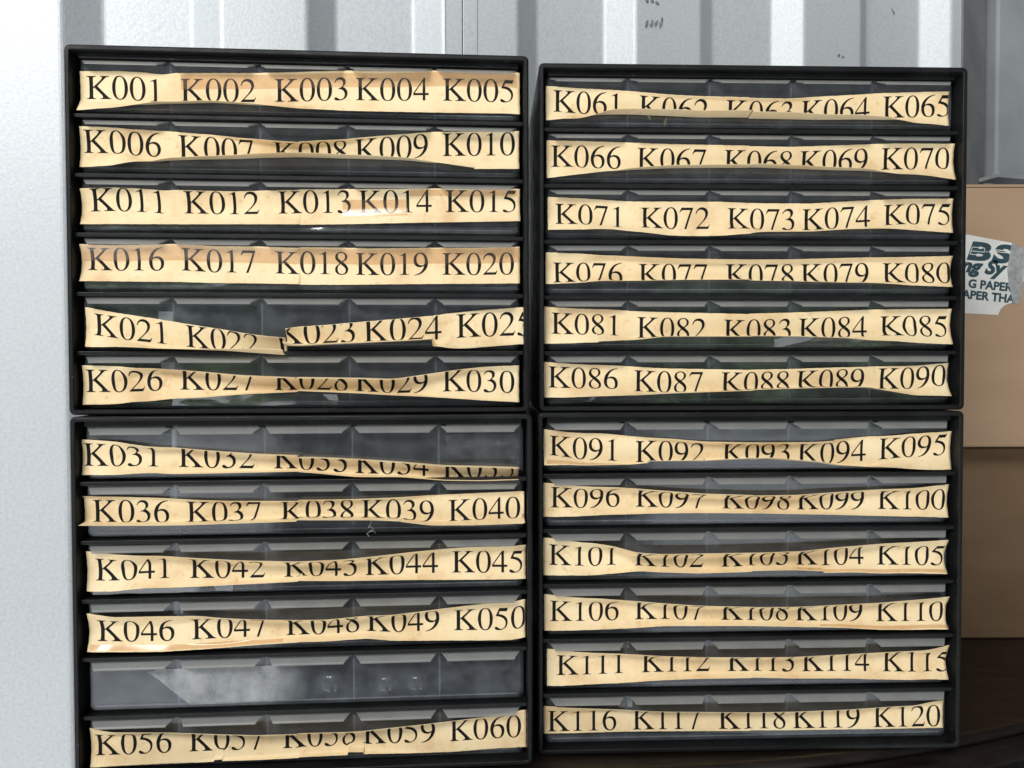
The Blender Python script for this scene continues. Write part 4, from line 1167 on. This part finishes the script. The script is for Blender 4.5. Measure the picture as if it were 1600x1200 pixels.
xd = -DW / 2 + CP
card_glint_tab('TL', 4, xd - 0.0125, xd - 0.0005, 0.012, 0.0315)
card_glint_tab('TL', 5, xd - 0.0110, xd - 0.0005, 0.012, 0.0370)
card_glint_tab('BL', 0, xd - 0.0040, xd - 0.0005, 0.012, 0.0400)  # from here down: white plates paint divider tops catching light
card_glint_tab('BL', 1, xd - 0.0060, xd - 0.0005, 0.012, 0.0395)
card_glint_tab('BL', 3, xd - 0.0040, xd + 0.0030, 0.030, 0.0418)
card_glint_tab('BR', 4, xd - 0.0040, xd + 0.0030, 0.034, 0.0418)
card_glint_tab('BR', 5, xd - 0.0060, xd + 0.0060, 0.029, 0.0400)

# glue residue left on the bare drawer
bm = bmesh.new()
d = drawer_root[('BL', 4)]
pts = [(-0.128, 0.0315), (-0.118, 0.0335), (-0.02, 0.034), (0.004, 0.0335), (0.0015, 0.026), (-0.002, 0.020), (0.0, 0.013), (-0.004, 0.006), (-0.06, 0.0045), (-0.094, 0.0042), (-0.104, 0.012), (-0.111, 0.018), (-0.119, 0.0255)]
add_prism(bm, [(x, -0.0002, z) for x, z in pts], (0, -0.0002, 0))
obj('glue_residue', fix_normals(bm), M_RESIDUE, d)

# things lying in the drawers
def in_drawer(key, r, x, y, z):
    d = drawer_root[(key, r)]
    a = d.rotation_euler[2]
    L = d.location
    return (L.x + x * math.cos(a) - y * math.sin(a), L.y + x * math.sin(a) + y * math.cos(a), L.z + z)


for i, (key, r, x, rad, lab) in enumerate([('BL', 4, 0.0145, 0.0115, 'dark round bead in the middle of the unlabelled drawer'),
                                           ('BL', 4, 0.060, 0.0098, 'dark round bead left of centre in the unlabelled drawer, fourth bay'),
                                           ('BL', 4, 0.085, 0.0098, 'dark round bead beside the last divider of the unlabelled drawer'),
                                           ('TR', 1, -0.012, 0.0090, 'dark round bead showing under the K068 strip'),
                                           ('TR', 1, 0.045, 0.0085, 'dark round bead showing under the K069 strip')]):
    bm = bmesh.new()
    bmesh.ops.create_uvsphere(bm, u_segments=28, v_segments=16, radius=rad)
    for v in bm.verts:
        v.co.y *= 0.6
        v.co.z *= 1.0
        if v.co.z < -rad * 0.93:
            v.co.z = -rad * 0.93
    o = obj('bead', bm, M_BEAD, None, smooth=True, loc=in_drawer(key, r, x, 0.0030 + rad * 0.6, 0.0022 + rad * 0.94))
    tag(o, lab, 'bead', 'round beads in the drawers')

for (x, z, h, lean, lab) in ((-0.0860, 0.0125, 0.0035, -0.3, 'smaller yellow scrap in drawer K061'), (-0.0735, 0.0075, 0.0065, 0.25, 'larger yellow scrap on the floor of drawer K061')):
    bm = bmesh.new()
    add_prism(bm, [(0.0008, 0, 0), (0.0019, 0, 0.0004), (0.0016 + lean * h, 0, h), (lean * h - 0.0003, 0, h * 0.9), (0.0001, 0, h * 0.45)], (0, 0.0006, 0))
    o = obj('paper_scrap', fix_normals(bm), M_YELLOW, None, loc=in_drawer('TR', 0, x, 0.0030, z - 0.003))
    tag(o, lab, 'scrap', 'yellow scraps in drawer K061')

bm = bmesh.new()
pts = [(0.0, 0.0, 0.0), (0.001, -0.001, 0.003), (-0.001, -0.001, 0.005), (0.002, -0.0015, 0.007), (0.0045, -0.001, 0.009), (0.002, -0.0005, 0.011), (0.0005, -0.001, 0.010), (0.003, -0.001, 0.0145), (0.002, -0.001, 0.017)]
add_tube(bm, pts, 0.00022, 5)
add_tube(bm, [(0.002, -0.001, 0.007), (0.005, -0.0016, 0.0075), (0.006, -0.001, 0.0055)], 0.00018, 5)
o = obj('lint', bm, M_LINT, None, loc=in_drawer('BL', 1, 0.0475, -0.0042, -0.0035))
tag(o, 'grey thread of lint hanging under the K039 strip', 'lint')
